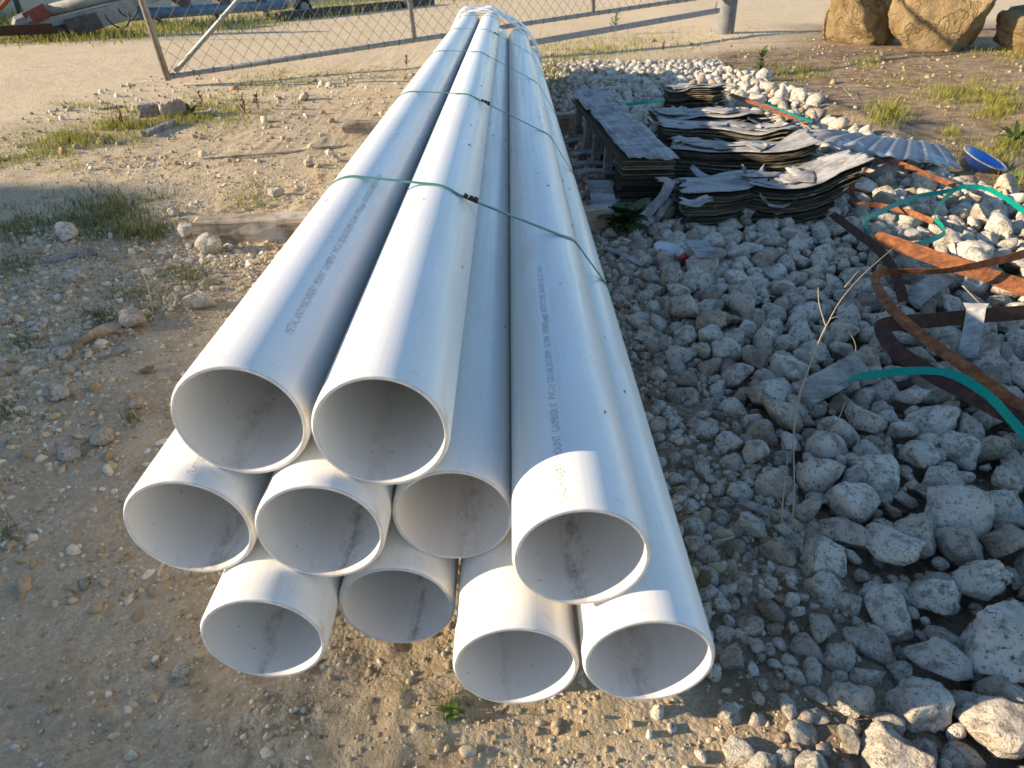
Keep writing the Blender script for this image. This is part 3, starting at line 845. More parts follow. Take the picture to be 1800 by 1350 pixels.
a = P(288, 206); timber('wood_block', 'brown wooden block leaning on the dark sleeper block', a, a + Vector((0.13, 0.07, 0.03)), 0.11, 0.09, M['timber'], 'block', seed=5)
timber('plank', 'grey half-buried plank in the sunlit grass below the wood blocks', P(256, 240), P(305, 219), 0.045, 0.03, M['board'], 'plank', seed=6)
timber('plank', 'thin grey plank lying in the shaded gravel at the left', P(85, 462), P(165, 447), 0.035, 0.014, M['board'], 'plank', seed=7)
timber('stick', 'long thin stick lying across the sunny dirt', P(360, 281), P(520, 268), 0.012, 0.010, M['timber'], 'stick', seed=8, wear=0.003)
timber('stick', 'curved twig in the sun touching the left pipe edge', P(520, 268), P(612, 256), 0.012, 0.010, M['timber'], 'stick', seed=9, wear=0.003)
timber('stick', 'small dark wood scrap on the sandy track', P(173, 194), P(213, 188), 0.05, 0.012, M['board'], 'scrap', seed=10)
timber('twig', 'thin dark twig under the bark strip', P(175, 632), P(225, 615), 0.008, 0.007, M['board'], 'twig', seed=12, wear=0.002)
pts = spline([P(90, 618, 0.006), P(135, 606, 0.012), P(170, 585, 0.02), P(215, 568, 0.012)])
tag(MB().ribbon(pts, [Vector((0.3, 1, 0.5 * math.sin(i / 5))) for i in range(len(pts))], 0.032, 0.004).build('bark_strip', M['timber'], smooth=True), 'curved strip of bark ending at the angular stone', 'bark')

# ------------------------------------------------------------------ old veneer stacks, crate and boards on the rocks
def sheet_strip(path, width, th, rng, ragged=0.02, nw=7, taper=0.0):
    """a thin warped sheet: path = centre line points, width across it, ragged ends"""
    n = len(path); v = []; f = []
    for side in (0, 1):
        for i, p in enumerate(path):
            t = path[min(i + 1, n - 1)] - path[max(i - 1, 0)]; t.normalize()
            w = Vector((-t.y, t.x, 0)).normalized()
            for j in range(nw):
                s = j / (nw - 1) - 0.5
                e = t * (rng.uniform(-ragged, ragged) if i in (0, n - 1) else 0)
                if j in (0, nw - 1): e = e + w * rng.uniform(-0.004, 0.004)
                v.append(p + w * (s * width * (1 - taper * i / n)) + e + Vector((0, 0, (th if side else 0) + 0.003 * math.sin(s * 5 + i * 0.6) * (1 if ragged else 0))))
    o = n * nw
    for i in range(n - 1):
        for j in range(nw - 1):
            a = i * nw + j
            f.append((a, a + nw, a + nw + 1, a + 1)); f.append((o + a, o + a + 1, o + a + nw + 1, o + a + nw))
    for i in range(n - 1):
        for j in (0, nw - 1):
            a = i * nw + j; q = (a, o + a, o + a + nw, a + nw); f.append(q if j == 0 else q[::-1])
    for j in range(nw - 1):
        a = j; f.append((a, a + 1, o + a + 1, o + a)); a = (n - 1) * nw + j; f.append((a, o + a, o + a + 1, a + 1))
    return v, f

def veneer_stack(label, pts, width, layers, th, seed, group='stacks of old veneer', fan=0.0):
    """layers of thin sheet following the centre line pts (bottom of stack)"""
    rng = np.random.default_rng(seed)
    pts = [Vector((p.x, p.y, 0.018 + p.z - gq(p.x, p.y))) for p in pts]
    base = spline(pts, 5)
    root = thing('veneer_stack', label, 'veneer stack', base[0], group=group)
    b0 = Vector(base[0]); b = MB(); tints = []
    for k in range(layers):
        u0 = 0; u1 = len(base) - int(abs(rng.normal(0, 1.0)) + fan * (layers - k) / layers * 6)
        u1 = max(6, min(len(base), u1))
        off = Vector((rng.normal(0, 0.006), rng.normal(0, 0.006), 0))
        cv = rng.normal(0, 0.006); path = [p - b0 + off + Vector((0, 0, cv * (i / len(base)) ** 2 + k * th * (1 + 0.35 * (i / len(base)) ** 2) * (1 + 0.05 * math.sin(i * 0.7 + seed)))) for i, p in enumerate(base[u0:u1])]
        v, f = sheet_strip(path, width * rng.uniform(0.96, 1.02), th * rng.uniform(0.45, 0.9), rng, 0.010, 5)
        b.add(v, f); tints += [rng.random()] * len(v)
    o = b.build('veneer_layers', M['edge'], root); o['kind'] = 'stuff'
    at = o.data.attributes.new('tint', 'FLOAT', 'POINT'); at.data.foreach_set('value', np.array(tints, np.float32))
    path = [p - b0 + Vector((0, 0, layers * th * (1 + 0.35 * (i / len(base)) ** 2) * (1 + 0.05 * math.sin(i * 0.7 + seed)) + 0.008)) for i, p in enumerate(base)]
    v, f = sheet_strip(path, width * 1.05, 0.003, rng, 0.03, 9)
    top = MB().add(v, f).build('top_sheet', M['grey'], root, True)
    # torn pieces of sheet on top
    for q in range(4):
        i0 = int(rng.integers(0, max(1, len(base) - 7))); sub = path[i0:i0 + int(rng.integers(4, 7))]
        v, f = sheet_strip([p + Vector((rng.normal(0, .01), rng.normal(0, .03), 0.007 + 0.004 * q)) for p in sub], width * rng.uniform(0.3, 0.75), 0.002, rng, 0.035, 7)
        MB().add(v, f).build('torn_sheet', M['grey'] if q != 1 else M['board'], top, True)
    return root
veneer_stack('nearest pile of old veneer, sagging layers, cracked grey top curling up at right', [P(1190, 392, 0.0), P(1245, 390, 0.0), P(1300, 380, 0.0), P(1360, 388, 0.0), P(1430, 374, 0.03), P(1492, 350, 0.09)], 0.20, 19, 0.0068, 31, fan=0.9)
veneer_stack('second pile of old veneer behind the nearest one, drooping to the right', [P(1178, 318, 0.0), P(1240, 322, 0.0), P(1300, 330, 0.0), P(1360, 335, 0.02), P(1408, 330, 0.03)], 0.22, 20, 0.0078, 32, fan=0.8)
veneer_stack('third pile of old veneer with a tan curled sheet at its right end', [P(1158, 275, 0.0), P(1215, 276, 0.0), P(1290, 285, 0.0), P(1345, 293, 0.0), P(1385, 298, 0.01)], 0.22, 17, 0.0085, 33, fan=0.5)
veneer_stack('low pile of grey veneer behind the third pile, flat sheet running under the zinc', [P(1148, 236, 0.0), P(1210, 236, 0.0), P(1270, 240, 0.01), P(1330, 246, 0.03)], 0.30, 12, 0.0085, 34)
veneer_stack('farthest small pile of veneer with a sunlit top sheet', [P(1168, 195, 0.0), P(1210, 193, 0.0), P(1262, 194, 0.02)], 0.20, 14, 0.0085, 35)

def crate():
    a = P(1100, 350); a = Vector((0.50, 2.98, gq(0.55, 3.2))); b = Vector((0.41, 4.42, a.z))
    ang = math.atan2(b.y - a.y, b.x - a.x); L = (b - a).length
    r = thing('crate', 'long grey weathered crate with open side and cracked veneer top beside the pipes', 'crate', a, (0, 0, ang))
    w, h = 0.235, 0.215; rng = np.random.default_rng(8)
    # local x along the length, left side of travel = +y is towards the pipes
    lay = MB(); t = []
    for k in range(17):
        c = (0.085 + rng.normal(0, .003), -w / 2 + rng.normal(0, .003), 0.006 + k * 0.0112)
        lay.box(c, (0.17, w * rng.uniform(.97, 1.0), 0.0085 * rng.uniform(.7, 1.05)), 0, None, 0.002); t += [rng.random()] * 8
    o = lay.build('end_block', M['edge'], r); o['kind'] = 'stuff'
    at = o.data.attributes.new('tint', 'FLOAT', 'POINT'); at.data.foreach_set('value', np.array(t, np.float32))
    for q, x in enumerate((0.42, 0.74, 1.05, 1.40)):
        MB().box((x, -0.02, h / 2 - 0.02), (0.05, 0.04, h - 0.06), rng.normal(0, .05), None, 0.004).build('upright', M['board'], r)
    MB().box((L / 2 + 0.05, -w + 0.015, h / 2 - 0.02), (L - 0.14, 0.02, h - 0.05), 0, None, 0.003).build('back_board', M['board'], r)
    MB().box((L / 2, -0.022, 0.015), (L, 0.05, 0.03), 0.01, None, 0.004).build('bottom_rail', M['board'], r)
    MB().box((L / 2, -w / 2, -0.004), (L, w * 0.9, 0.012), 0, None, 0.003).build('floor_board', M['board'], r)
    lay = MB(); t = []
    for k in range(4):
        lay.box((L / 2 + 0.01, -w / 2 + rng.normal(0, .003), h - 0.028 + k * 0.009), (L, w * rng.uniform(.98, 1.03), 0.007), rng.normal(0, .004), None, 0.002); t += [rng.random()] * 8
    o = lay.build('top_layers', M['edge'], r); o['kind'] = 'stuff'
    at = o.data.attributes.new('tint', 'FLOAT', 'POINT'); at.data.foreach_set('value', np.array(t, np.float32))
    pth = [Vector((-0.03 + 1.12 * i / 14, -w / 2 - 0.01, h + 0.012 + 0.012 * (i > 12) + 0.004 * math.sin(i))) for i in range(15)]
    v, f = sheet_strip(pth, w * 0.93, 0.003, rng, 0.022, 11); MB().add(v, f).build('top_sheet', M['grey'], r, True)
    pth = [Vector((1.02 + 0.5 * i / 8, -w / 2 + 0.01, h + 0.018 + 0.03 * (i / 8) ** 2)) for i in range(9)]
    v, f = sheet_strip(pth, w * 0.9, 0.003, rng, 0.03, 9); MB().add(v, f).build('top_sheet', M['grey'], r, True)
crate()
for q in range(12):                                   # torn scraps over and between the piles
    rg_ = np.random.default_rng(900 + q)
    p = P(rg_.uniform(1165, 1440), rg_.uniform(215, 372), rg_.uniform(0.06, 0.17)); a = rg_.uniform(-0.6, 0.5); L = rg_.uniform(0.08, 0.24)
    d = Vector((math.cos(a), math.sin(a), rg_.uniform(-0.25, 0.25)))
    v, f = sheet_strip([d * (L * (i / 5 - 0.5)) + Vector((0, 0, rg_.uniform(0.01, 0.05) * ((i / 5 - 0.5) * 2) ** 2)) for i in range(6)], rg_.uniform(0.03, 0.10), 0.003, rg_, 0.025, 6)
    o = MB().add(v, f).build('veneer_scrap', M['grey'] if q % 3 else M['timber'], smooth=True); o.location = p
    tag(o, 'torn scrap of thin veneer lying loose on the veneer piles', 'veneer scrap', 'torn scraps on the veneer piles')
def board(label, pts, w, th, m, nrm=(0, 0, 1), name='board'):
    pts = spline(pts, 5); N = Vector(nrm); sd = []
    for i in range(len(pts)):
        t = (pts[min(i + 1, len(pts) - 1)] - pts[max(i - 1, 0)]).normalized(); sd.append(t.cross(N))
    b = MB().ribbon(pts, sd, w, th); rg = random.Random(label)
    for e in range(4):                                         # ragged ends
        for k in (e, len(b.v) - 4 + e): q = b.v[k]; b.v[k] = (q[0] + rg.uniform(-.012, .012), q[1] + rg.uniform(-.012, .012), q[2])
    return tag(b.build(name, m), label, 'board')
board('broad grey board lying between the crate and the pipes', [P(1062, 392, 0.03), P(1060, 350, 0.05), P(1052, 318, 0.06)], 0.11, 0.006, M['grey'])
board('curved grey board leaning against the front of the crate', [P(1124, 392, 0.02), P(1146, 368, 0.06), P(1168, 342, 0.12), P(1178, 318, 0.17)], 0.045, 0.006, M['grey'], (-0.5, -0.6, 0.6))
board('second narrower board bent beside the curved grey board', [P(1146, 393, 0.02), P(1162, 375, 0.06), P(1174, 352, 0.10)], 0.028, 0.005, M['board'], (-0.5, -0.6, 0.6))
board('thin grey slat on the gravel under the green weed', [P(1064, 436, 0.02), P(1092, 446, 0.025), P(1130, 466, 0.02)], 0.030, 0.005, M['grey'])
board('square grey fibre scrap on the rocks beside the clear bottle', [P(1222, 424, 0.075), P(1248, 452, 0.075)], 0.09, 0.006, M['grey'], (0.1, -0.5, 0.8))
board('grey board lying under the crossing rusty bands', [P(1600, 530, 0.06), P(1636, 502, 0.075), P(1670, 480, 0.07)], 0.06, 0.010, M['board'], (0.1, -0.5, 0.8))
board('upright grey slat with a nail hole standing among the rusty bands', [P(1700, 632, 0.04), P(1709, 585, 0.09), P(1717, 537, 0.14)], 0.045, 0.008, M['grey'], (-0.6, -0.6, 0.5))
board('grey knotted board under the end of the teal strap', [P(1410, 694, 0.05), P(1455, 672, 0.07), P(1510, 640, 0.075)], 0.065, 0.010, M['board'], (0.1, -0.5, 0.8))
board('small dark slat on the shaded dirt beside the right pipe', [P(1298, 880, 0.02), P(1330, 892, 0.03), P(1356, 903, 0.025)], 0.016, 0.005, M['board'], (0.1, -0.5, 0.8))
board('torn grey sheet in front of the zinc sheet', [P(1385, 285, 0.05), P(1420, 282, 0.06), P(1450, 280, 0.05)], 0.13, 0.004, M['grey'])
board('tan curled sheet ending the third veneer pile', [P(1325, 266, 0.12), P(1360, 275, 0.11), P(1382, 290, 0.04)], 0.06, 0.004, M['timber'])
board('thin white veneer sliver pointing right from the nearest pile', [P(1440, 362, 0.05), P(1480, 350, 0.06), P(1510, 338, 0.06)], 0.03, 0.003, M['grey'])
for j, (px, py, L, an) in enumerate(((1010, 250, 0.16, 0.2), (1030, 272, 0.20, -0.1), (1022, 292, 0.18, 0.25), (1035, 305, 0.16, 0.05))):
    p = P(px, py, 0.02 + 0.01 * j)
    board(['grey splintered board', 'dark flat board', 'ragged grey veneer piece', 'short pale veneer piece'][j] + ' wedged between pipes and crate, ' + ['farthest', 'second farthest', 'third', 'nearest'][j] + ' of four',
          [p - Vector((L * 0.4, 0, 0)), p + Vector((0, 0.02, 0.01)), p + Vector((L, an * L, 0.0))], 0.07, 0.008, M['grey'] if j % 2 else M['board'])
p = P(1003, 235, 0.0)
t = MB().box((p.x - 0.02, p.y + 0.1, p.z + 0.05), (0.15, 0.09, 0.11), 0.1, None, 0.005).build('wood_block', M['timber'], bevel=0.004); tag(t, 'dark wood block between the pipes and the far end of the crate', 'block')

# corrugated zinc sheet
def corrugated():
    nu, nv = 150, 9; v = []; f = []
    near = spline([P(*q) for q in ((1322, 252, .10), (1380, 242, .18), (1440, 250, .21), (1530, 270, .16), (1610, 284, .10), (1690, 297, .03))], 30)
    far = spline([P(*q) for q in ((1415, 229, .20), (1450, 228, .24), (1500, 233, .21), (1560, 240, .16), (1610, 246, .10), (1652, 253, .05))], 30)
    for i in range(nu + 1):
        u = i / nu
        for j in range(nv + 1):
            s = j / nv; p = near[i].lerp(far[i], s)
            amp = 0.0048 * (0.3 + 0.7 * float(sm(0.2, 0.35, u)))
            v.append(p + Vector((0, 0, amp * math.sin(u * 2 * math.pi * 12 + 0.25 * math.sin(s * 2)) + 0.012 * math.sin(s * 3.14) - 0.02 * math.exp(-((u - 0.37) / 0.025) ** 2) * (1 - s))))
    for i in range(nu):
        for j in range(nv):
            a = i * (nv + 1) + j; f.append((a, a + nv + 1, a + nv + 2, a + 1))
    o = MB().add(v, f).build('corrugated_sheet', M['corr'], smooth=True)
    so = o.modifiers.new('thickness', 'SOLIDIFY'); so.thickness = 0.0015
    tag(o, 'weathered corrugated zinc sheet with rust spots lying on the rocks', 'metal sheet')
corrugated()

# blue enamel bowl
def lathe(prof, n=40):
    v = []; f = []; m = len(prof)
    for (r, z) in prof:
        for k in range(n):
            a = 2 * math.pi * k / n; v.append((r * math.cos(a), r * math.sin(a), z))
    for i in range(m - 1):
        for k in range(n): f.append((i * n + k, i * n + (k + 1) % n, (i + 1) * n + (k + 1) % n, (i + 1) * n + k))
    return v, f
p = P(1722, 303, 0.0)
root = thing('enamel_bowl', 'shallow blue enamel bowl with a chipped rim by the zinc sheet', 'bowl', p + Vector((0.02, 0.06, 0.005)), (0.22, 0.30, 0))
v, f = lathe([(0.0, 0.012), (0.05, 0.013), (0.08, 0.03), (0.105, 0.058)]); MB().add(v, f).build('inside', M['enamel'], root, True)
v, f = lathe([(0.110, 0.055), (0.086, 0.026), (0.055, 0.0), (0.0, 0.0)]); MB().add(v, f).build('outside', M['enamel_out'], root, True)
v, f = lathe([(0.104, 0.0575), (0.108, 0.062), (0.119, 0.0605), (0.122, 0.057), (0.109, 0.0548)]); MB().add(v, f).build('rim', M['rim'], root, True)

# ------------------------------------------------------------------ rusty bands and teal straps
def band(label, pl, w, m, name, cat, th=0.0012, group=None, n=14):
    """pl: (px, py, height, lean) lean 0 = flat on the rocks, 1 = standing on edge"""
    pts = spline([P(a, b, c + 0.03) for a, b, c, d in pl], n); sd = []
    ln = np.interp(np.arange(len(pts)), np.arange(len(pl)) * n, [q[3] for q in pl])
    for i in range(len(pts)):
        t = (pts[min(i + 1, len(pts) - 1)] - pts[max(i - 1, 0)]).normalized()
        flat = t.cross(Vector((0, 0, 1))).normalized(); k = ln[i]
        sd.append(flat * math.cos(k * math.pi / 2) + Vector((0, 0, 1)) * math.sin(k * math.pi / 2))
    rg = random.Random(label)
    for i in range(1, len(pts) - 1):
        pts[i] = pts[i] + Vector((0, 0, rg.gauss(0, .0003)))
        sd[i] = sd[i] + Vector((0.05 * math.sin(i * 0.45), 0, 0.05 * math.sin(i * 0.35 + 1)))
    return tag(MB().ribbon(pts, sd, w, th).build(name, m, smooth=False), label, cat, group)
RB = 'steel band'
band('straight rusty band behind the veneer piles in the sun', [(1284, 166, .07, -.3), (1350, 190, .07, -.3), (1418, 219, .06, -.3)], 0.034, M['rust'], 'rusty_band', RB)
band('rusty band running from under the zinc sheet to the teal loop', [(1541, 272, .09, -.3), (1600, 295, .09, -.35), (1650, 315, .08, -.3), (1686, 330, .07, -.3)], 0.030, M['rust'], 'rusty_band', RB)
band('short dark rusty band poking out below the zinc sheet', [(1468, 272, .07, -.5), (1500, 282, .07, -.5), (1530, 291, .07, -.5)], 0.026, M['rustd'], 'rusty_band', RB)
band('thin rusty hook-shaped band standing up left of the teal loop', [(1498, 288, .17, 0), (1499, 315, .13, 0), (1497, 340, .09, -.1), (1512, 356, .07, -.3), (1550, 362, .06, -.6), (1600, 374, .06, -.8), (1640, 390, .05, -.9)], 0.022, M['rust'], 'rusty_band', RB)
band('dark rusty band slanting down the shaded rocks', [(1462, 376, .07, -.4), (1505, 408, .08, -.5), (1545, 440, .08, -.5), (1573, 480, .07, -.4), (1588, 530, .04, -.3)], 0.030, M['rustd'], 'rusty_band', RB)
band('widest orange rusty band lying flat in the sun', [(1536, 416, .09, -.35), (1600, 438, .09, -.3), (1680, 466, .09, -.35), (1760, 492, .09, -.3), (1840, 520, .09, -.3)], 0.062, M['rust'], 'rusty_band', RB)
band('rusty band bending back on itself over the widest band', [(1850, 432, .15, .8), (1760, 458, .14, 1.0), (1660, 476, .13, 1.35), (1570, 477, .12, 1.5), (1540, 486, .11, .3), (1556, 528, .10, -.3), (1605, 578, .08, -.4), (1700, 648, .07, -.45), (1790, 712, .06, -.4), (1850, 755, .06, -.4)], 0.030, M['rust'], 'rusty_band', RB)
band('dark rusty band making a sharp corner above the teal arc', [(1860, 545, .08, .8), (1740, 554, .08, .85), (1640, 563, .07, .8), (1562, 570, .07, .5), (1552, 582, .07, -.1), (1580, 620, .06, -.4), (1650, 664, .05, -.4), (1740, 712, .05, -.35), (1850, 768, .05, -.35)], 0.042, M['rustd'], 'rusty_band', RB)
TS = 'plastic strap'
band('looped teal strap on the sunlit rocks', [(1850, 420, .08, .4), (1795, 368, .10, .4), (1740, 334, .12, .4), (1690, 328, .13, .5), (1662, 348, .11, .7), (1643, 380, .07, .9), (1655, 396, .07, .9), (1660, 410, .06, .7), (1630, 424, .06, .5), (1585, 433, .06, .5), (1540, 428, .06, .8), (1520, 404, .07, 1), (1523, 386, .08, 1.3), (1560, 366, .08, 1.5), (1610, 346, .08, 1.5), (1640, 340, .08, 1.6), (1678, 334, .09, 1.5)], 0.019, M['teal'], 'teal_strap', TS, n=12)
band('long teal strap arching over the dark rusty bands', [(1478, 674, .06, -.2), (1510, 662, .10, -.3), (1600, 652, .14, -.3), (1670, 657, .16, -.3), (1730, 690, .15, -.3), (1775, 735, .12, -.3), (1830, 800, .08, -.3)], 0.022, M['teal'], 'teal_strap', TS)
band('short teal strap between the crate and the farthest veneer pile', [(1100, 184, .10, -.5), (1135, 180, .11, -.5), (1164, 177, .10, -.5)], 0.022, M['teal'], 'teal_strap', TS)
band('teal strap beside the straight rusty band', [(1338, 184, .06, -.4), (1375, 196, .07, -.3), (1425, 216, .06, -.3)], 0.030, M['teal'], 'teal_strap', TS)
# clear bottle with a red cap
p = P(1180, 436, 0.05)
root = thing('plastic_bottle', 'crushed clear plastic bottle with a red cap among the rocks', 'bottle', p, (0.2, 0.1, 1.9))
v, f = rock_shape(3, 77, 0.6, 14, 0.3); MB().add((v * np.array([0.075, 0.055, 0.05])).tolist(), f.tolist()).build('bottle_body', M['clear'], root, False)
MB().tube([(-0.06, 0, 0), (-0.085, 0, -0.01)], [0.022, 0.011], 12).build('bottle_neck', M['clear'], root, True); nk = bpy.data.objects['bottle_neck']
MB().tube([(-0.085, 0, -0.01), (-0.105, 0, -0.016)], 0.0155, 16).build('cap', M['redcap'], nk, bevel=0.001)

# ------------------------------------------------------------------ boulders
def boulder(label, px0, px1, py0, py1, Yc, seed, rz):
    c = PY((px0 + px1) / 2, (py0 + py1) / 2, Yc); dep = project(*c)[2]
    v, f = rock_shape(5, seed, 0.95, 26, 0.7); rng = np.random.default_rng(seed)
    u = v / np.linalg.norm(v, axis=1)[:, None]
    v = v + u * (lump(v, rng, 5, 0.02) + lump(v, rng, 17, 0.010, 14) + lump(v, rng, 40, 0.007, 16))[:, None]
    R = np.array(Matrix.Rotation(rz, 3, 'Z')); v = v @ R.T
    v = v / np.abs(v).max(0)
    o = link('boulder', mesh_np('boulder', v, f, True), M['boulder'], None, c)
    o.scale = ((px1 - px0) / 2 / F_PX * dep, (px1 - px0) / 2 / F_PX * dep * 0.9, (py1 - py0) / 2 / F_PX * dep)
    return tag(o, label, 'boulder')
boulder('left sandstone boulder with a rounded overhanging top', 1447, 1612, -80, 108, 9.3, 41, 0.3)
boulder('large middle sandstone boulder standing in front of the left one', 1572, 1765, -110, 124, 8.75, 44, 1.4)
boulder('sandstone boulder cut off by the right edge', 1755, 1930, 12, 122, 8.3, 45, 2.2)

# ------------------------------------------------------------------ chain-link gate, post and hanging bar
GA, GD, GZ = Vector((-2.96, 6.34, 0.075)), Vector((1.99, 1.42, 0.147)), None
def gp(k, h=0.0, n=0.0):
    tl = Vector((-0.060, -0.043, 0.997)); nrm = Vector((0.58, -0.815, 0))
    return GA + GD * k + tl * h + nrm * n
gate = thing('chain_link_gate', 'long sagging galvanised chain-link gate behind the pipes', 'gate', GA)
def gpart(name, mb, m, smooth=True, kind=None):
    mb.v = [tuple(Vector(q) - GA) for q in mb.v]; o = mb.build(name, m, gate, smooth)
    if kind: o['kind'] = kind
    return o
GH = 1.75
gpart('bottom_rail', MB().tube([gp(0), gp(1), gp(2), gp(2.94)], 0.024, 12), M['galv'])
gpart('top_rail', MB().tube([gp(0, GH), gp(2.94, GH)], 0.024, 12), M['galv'])
for k, r in ((0, 0.028), (1, 0.024), (2, 0.024), (2.94, 0.024)):
    o = gpart('upright', MB().tube([gp(k, -0.03 if k == 0 else 0.02), gp(k, GH)], r, 12), M['galv'])
    if k == 0: end_up = o; o['label'] = 'end upright with peeling rust-brown edge'
b = MB(); b.tube([gp(0.03, 0.03, 0.02), gp(1.0, GH - 0.05, 0.02)], 0.02, 12); gpart('diagonal_brace', b, M['galv'])
b = MB(); b.ribbon([gp(-0.004, -0.02, 0.03), gp(-0.004, GH, 0.03)], [(0.8, 0.58, 0)] * 2, 0.007, 0.004); gpart('rust_strip', b, M['rust']).parent = end_up
b = MB(); step = 0.125                                           # diamond mesh, about 85 mm wide
L = GD.length * 2.94; nwire = int(L / step) + 22
for i in range(-15, int(L / step) + 1):
    for sgn in (1, -1):
        pts = []
        x0 = i * step if sgn > 0 else i * step + 15 * step
        for q in range(22):
            h = q * GH / 21; x = x0 + sgn * h * 0.95
            if 0 <= x <= L: pts.append(gp(x / GD.length, h + 0.0, 0.004 * (1 if (q + i) % 2 else -1) * sgn))
        if len(pts) > 1: b.tube([pts[0], pts[-1]] if len(pts) < 3 else pts[::3] + ([pts[-1]] if (len(pts) - 1) % 3 else []), 0.0023, 3, False)
gpart('chain_link_mesh', b, M['wire'], False, 'stuff')
b = MB()
for i in range(int(L / 0.17)):                                   # tie wires round the bottom rail
    c = gp(i * 0.17 / GD.length + 0.02); t = GD.normalized()
    u = Vector((0, 0, 1)); w = t.cross(u).normalized()
    b.tube([c + (u * math.cos(a) + w * math.sin(a)) * 0.0262 for a in np.linspace(0, 6.283, 11)], 0.0028, 4, False)
gpart('tie_wires', b, M['dark'], False, 'stuff')
pb = gp(3.0); base = Vector((pb.x + 0.02, pb.y - 0.05, gq(pb.x, pb.y) - 0.05))
root = thing('gate_post', 'thick round grey gate post left of the boulders', 'post', base, (0, -0.035, 0))
v, f = lathe([(0.128, 0.0), (0.128, 0.6), (0.127, 1.2), (0.128, 2.05), (0.0, 2.08)], 32); MB().add(v, f).build('post_tube', M['postgrey'], root, True)
bar = thing('hanging_bar', 'grey steel bar hanging on a chain below the gate', 'bar', gp(2.86))
A, B = gp(1.3, 0, 0.16), gp(2.86, 0, 0.16); A.z = 0.085; B.z = 0.335
b = MB(); d = (B - A); M3 = d.to_track_quat('X', 'Z').to_matrix(); b.box((A + B) / 2, (d.length, 0.05, 0.06), 0, M3)
b.v = [tuple(Vector(q) - gp(2.86)) for q in b.v]; b.build('bar', M['galv'], bar, bevel=0.004)
for q in range(14):
    c = B + Vector((-0.05, -0.03, 0.045 + q * 0.034)) - gp(2.86)
    a = [c + Vector((0.011 * math.cos(t) * (q % 2), 0.011 * math.cos(t) * (1 - q % 2), 0.021 * math.sin(t))) for t in np.linspace(0, 6.283, 11)]
    MB().tube(a, 0.0035, 5, False).build('chain_link', M['galv'], bar, True)

# ------------------------------------------------------------------ across the road: wall, machine boom, blue tube, beams
RD = Vector((0.46, 0.888, 0)).normalized(); RNm = Vector((-RD.y, RD.x, 0))
def rbox(c, L, w, h, dir_=RD, slope=0.0):
    x = Vector(dir_).normalized(); x = (x + Vector((0, 0, slope))).normalized(); y = Vector((-x.y, x.x, 0)).normalized(); z = x.cross(y)
    return MB().box(c, (L, w, h), 0, Matrix((x, y, z)).transposed())
wc = PY(60, 32, 13.6); wc.z = 0
wall = thing('rendered_wall', 'cream rendered wall behind the machine at the top left', 'wall', wc)
MB().box((0, 0, 0), (1, 1, 1))
b = rbox(wc + RD * 5 + Vector((0, 0, 0.28)), 14, 0.25, 0.64); b.v = [tuple(Vector(q) - wc) for q in b.v]; b.build('wall_face', M['render_wall'], wall)
b = rbox(wc + RD * 5 + Vector((0, 0, 0.643)), 14.1, 0.34, 0.08); b.v = [tuple(Vector(q) - wc) for q in b.v]; b.build('coping', M['boom'], wall)
b = MB().tube([PY(38, 30, 12.9), PY(25, -8, 12.9), PY(24, -60, 12.9)], 0.045, 10)
tag(b.build('wall_pole', M['boomd'], smooth=True), 'thin grey pole standing in front of the cream wall', 'pole')
o = MB().tube([PY(-40, 38, 9.9), PY(2, 12, 9.9), PY(16, -4, 9.9), PY(60, -60, 9.9)], 0.03, 8)
tag(o.build('rusty_rod', M['rust'], smooth=True), 'rusty rod slanting across the top left corner', 'rod')
a, e = PY(22, 50, 10.2), PY(262, -6, 11.0); dv = (e - a); dn_ = dv.normalized()
boom = thing('machine_boom', 'long grey steel machine boom lying on the verge across the road', 'boom', a)
def bpart(name, mb, m, smooth=False):
    mb.v = [tuple(Vector(q) - a) for q in mb.v]; return mb.build(name, m, boom, smooth)
def along(t, up=0.0, out=0.0):
    return a + dv * t + Vector((0, 0, 1)) * up + Vector((0.55, -0.83, 0)) * out
bpart('boom_tube', MB().tube([along(0.28, 0.10), along(1.1, 0.13)], 0.075, 14), M['boom'], True)
bpart('box_beam', rbox(along(0.55, -0.03), dv.length * 1.1, 0.16, 0.10, (dv.x, dv.y, 0), dv.z / math.hypot(dv.x, dv.y)), M['boom'])
bpart('lower_beam', rbox(along(0.32, -0.15), dv.length * 0.8, 0.2, 0.12, (dv.x, dv.y, 0), dv.z / math.hypot(dv.x, dv.y)), M['boomd'])
bpart('gear_box', rbox(along(0.70, -0.10, 0.12), 0.62, 0.14, 0.22, (dv.x, dv.y, 0), 0.22), M['boom'])
bpart('motor', rbox(along(0.48, -0.13, 0.12), 0.42, 0.2, 0.20, (dv.x, dv.y, 0), 0.22), M['boomd'])
bpart('nose_plate', MB().tube([along(0.0, -0.07), along(0.06, 0.05), along(0.14, 0.07), along(0.22, 0.0)], [0.05, 0.09, 0.10, 0.06], 8), M['boom'])
bpart('red_bracket', rbox(along(0.19, 0.09, 0.03), 0.30, 0.12, 0.17, (dv.x, dv.y, 0), 0.4), M['red'])
bpart('foot', MB().tube([along(0.01, -0.1), Vector((along(0.01).x, along(0.01).y, 0))], 0.018, 8), M['galv'], True)
for (pxa, pya, R_) in ((208, 32, 0.16), (226, 20, 0.12)):
    c = PY(pxa, pya, 10.4)
    bpart('cable_loop', MB().tube([c + Vector((R_ * math.cos(t), 0.05 * math.sin(t * 2), R_ * 0.75 * math.sin(t))) for t in np.linspace(-3.5, 0.6, 18)], 0.011, 6), M['rubber'], True)
b = rbox(PY(-60, 60, 9.7) + Vector((0, 0, 0.02)), 2.0, 0.1, 0.12, (0.95, 0.3, 0), 0.02)
tag(b.build('rusty_beam', M['rustd']), 'dark rusty beam entering at the left edge beside the boom nose', 'beam')
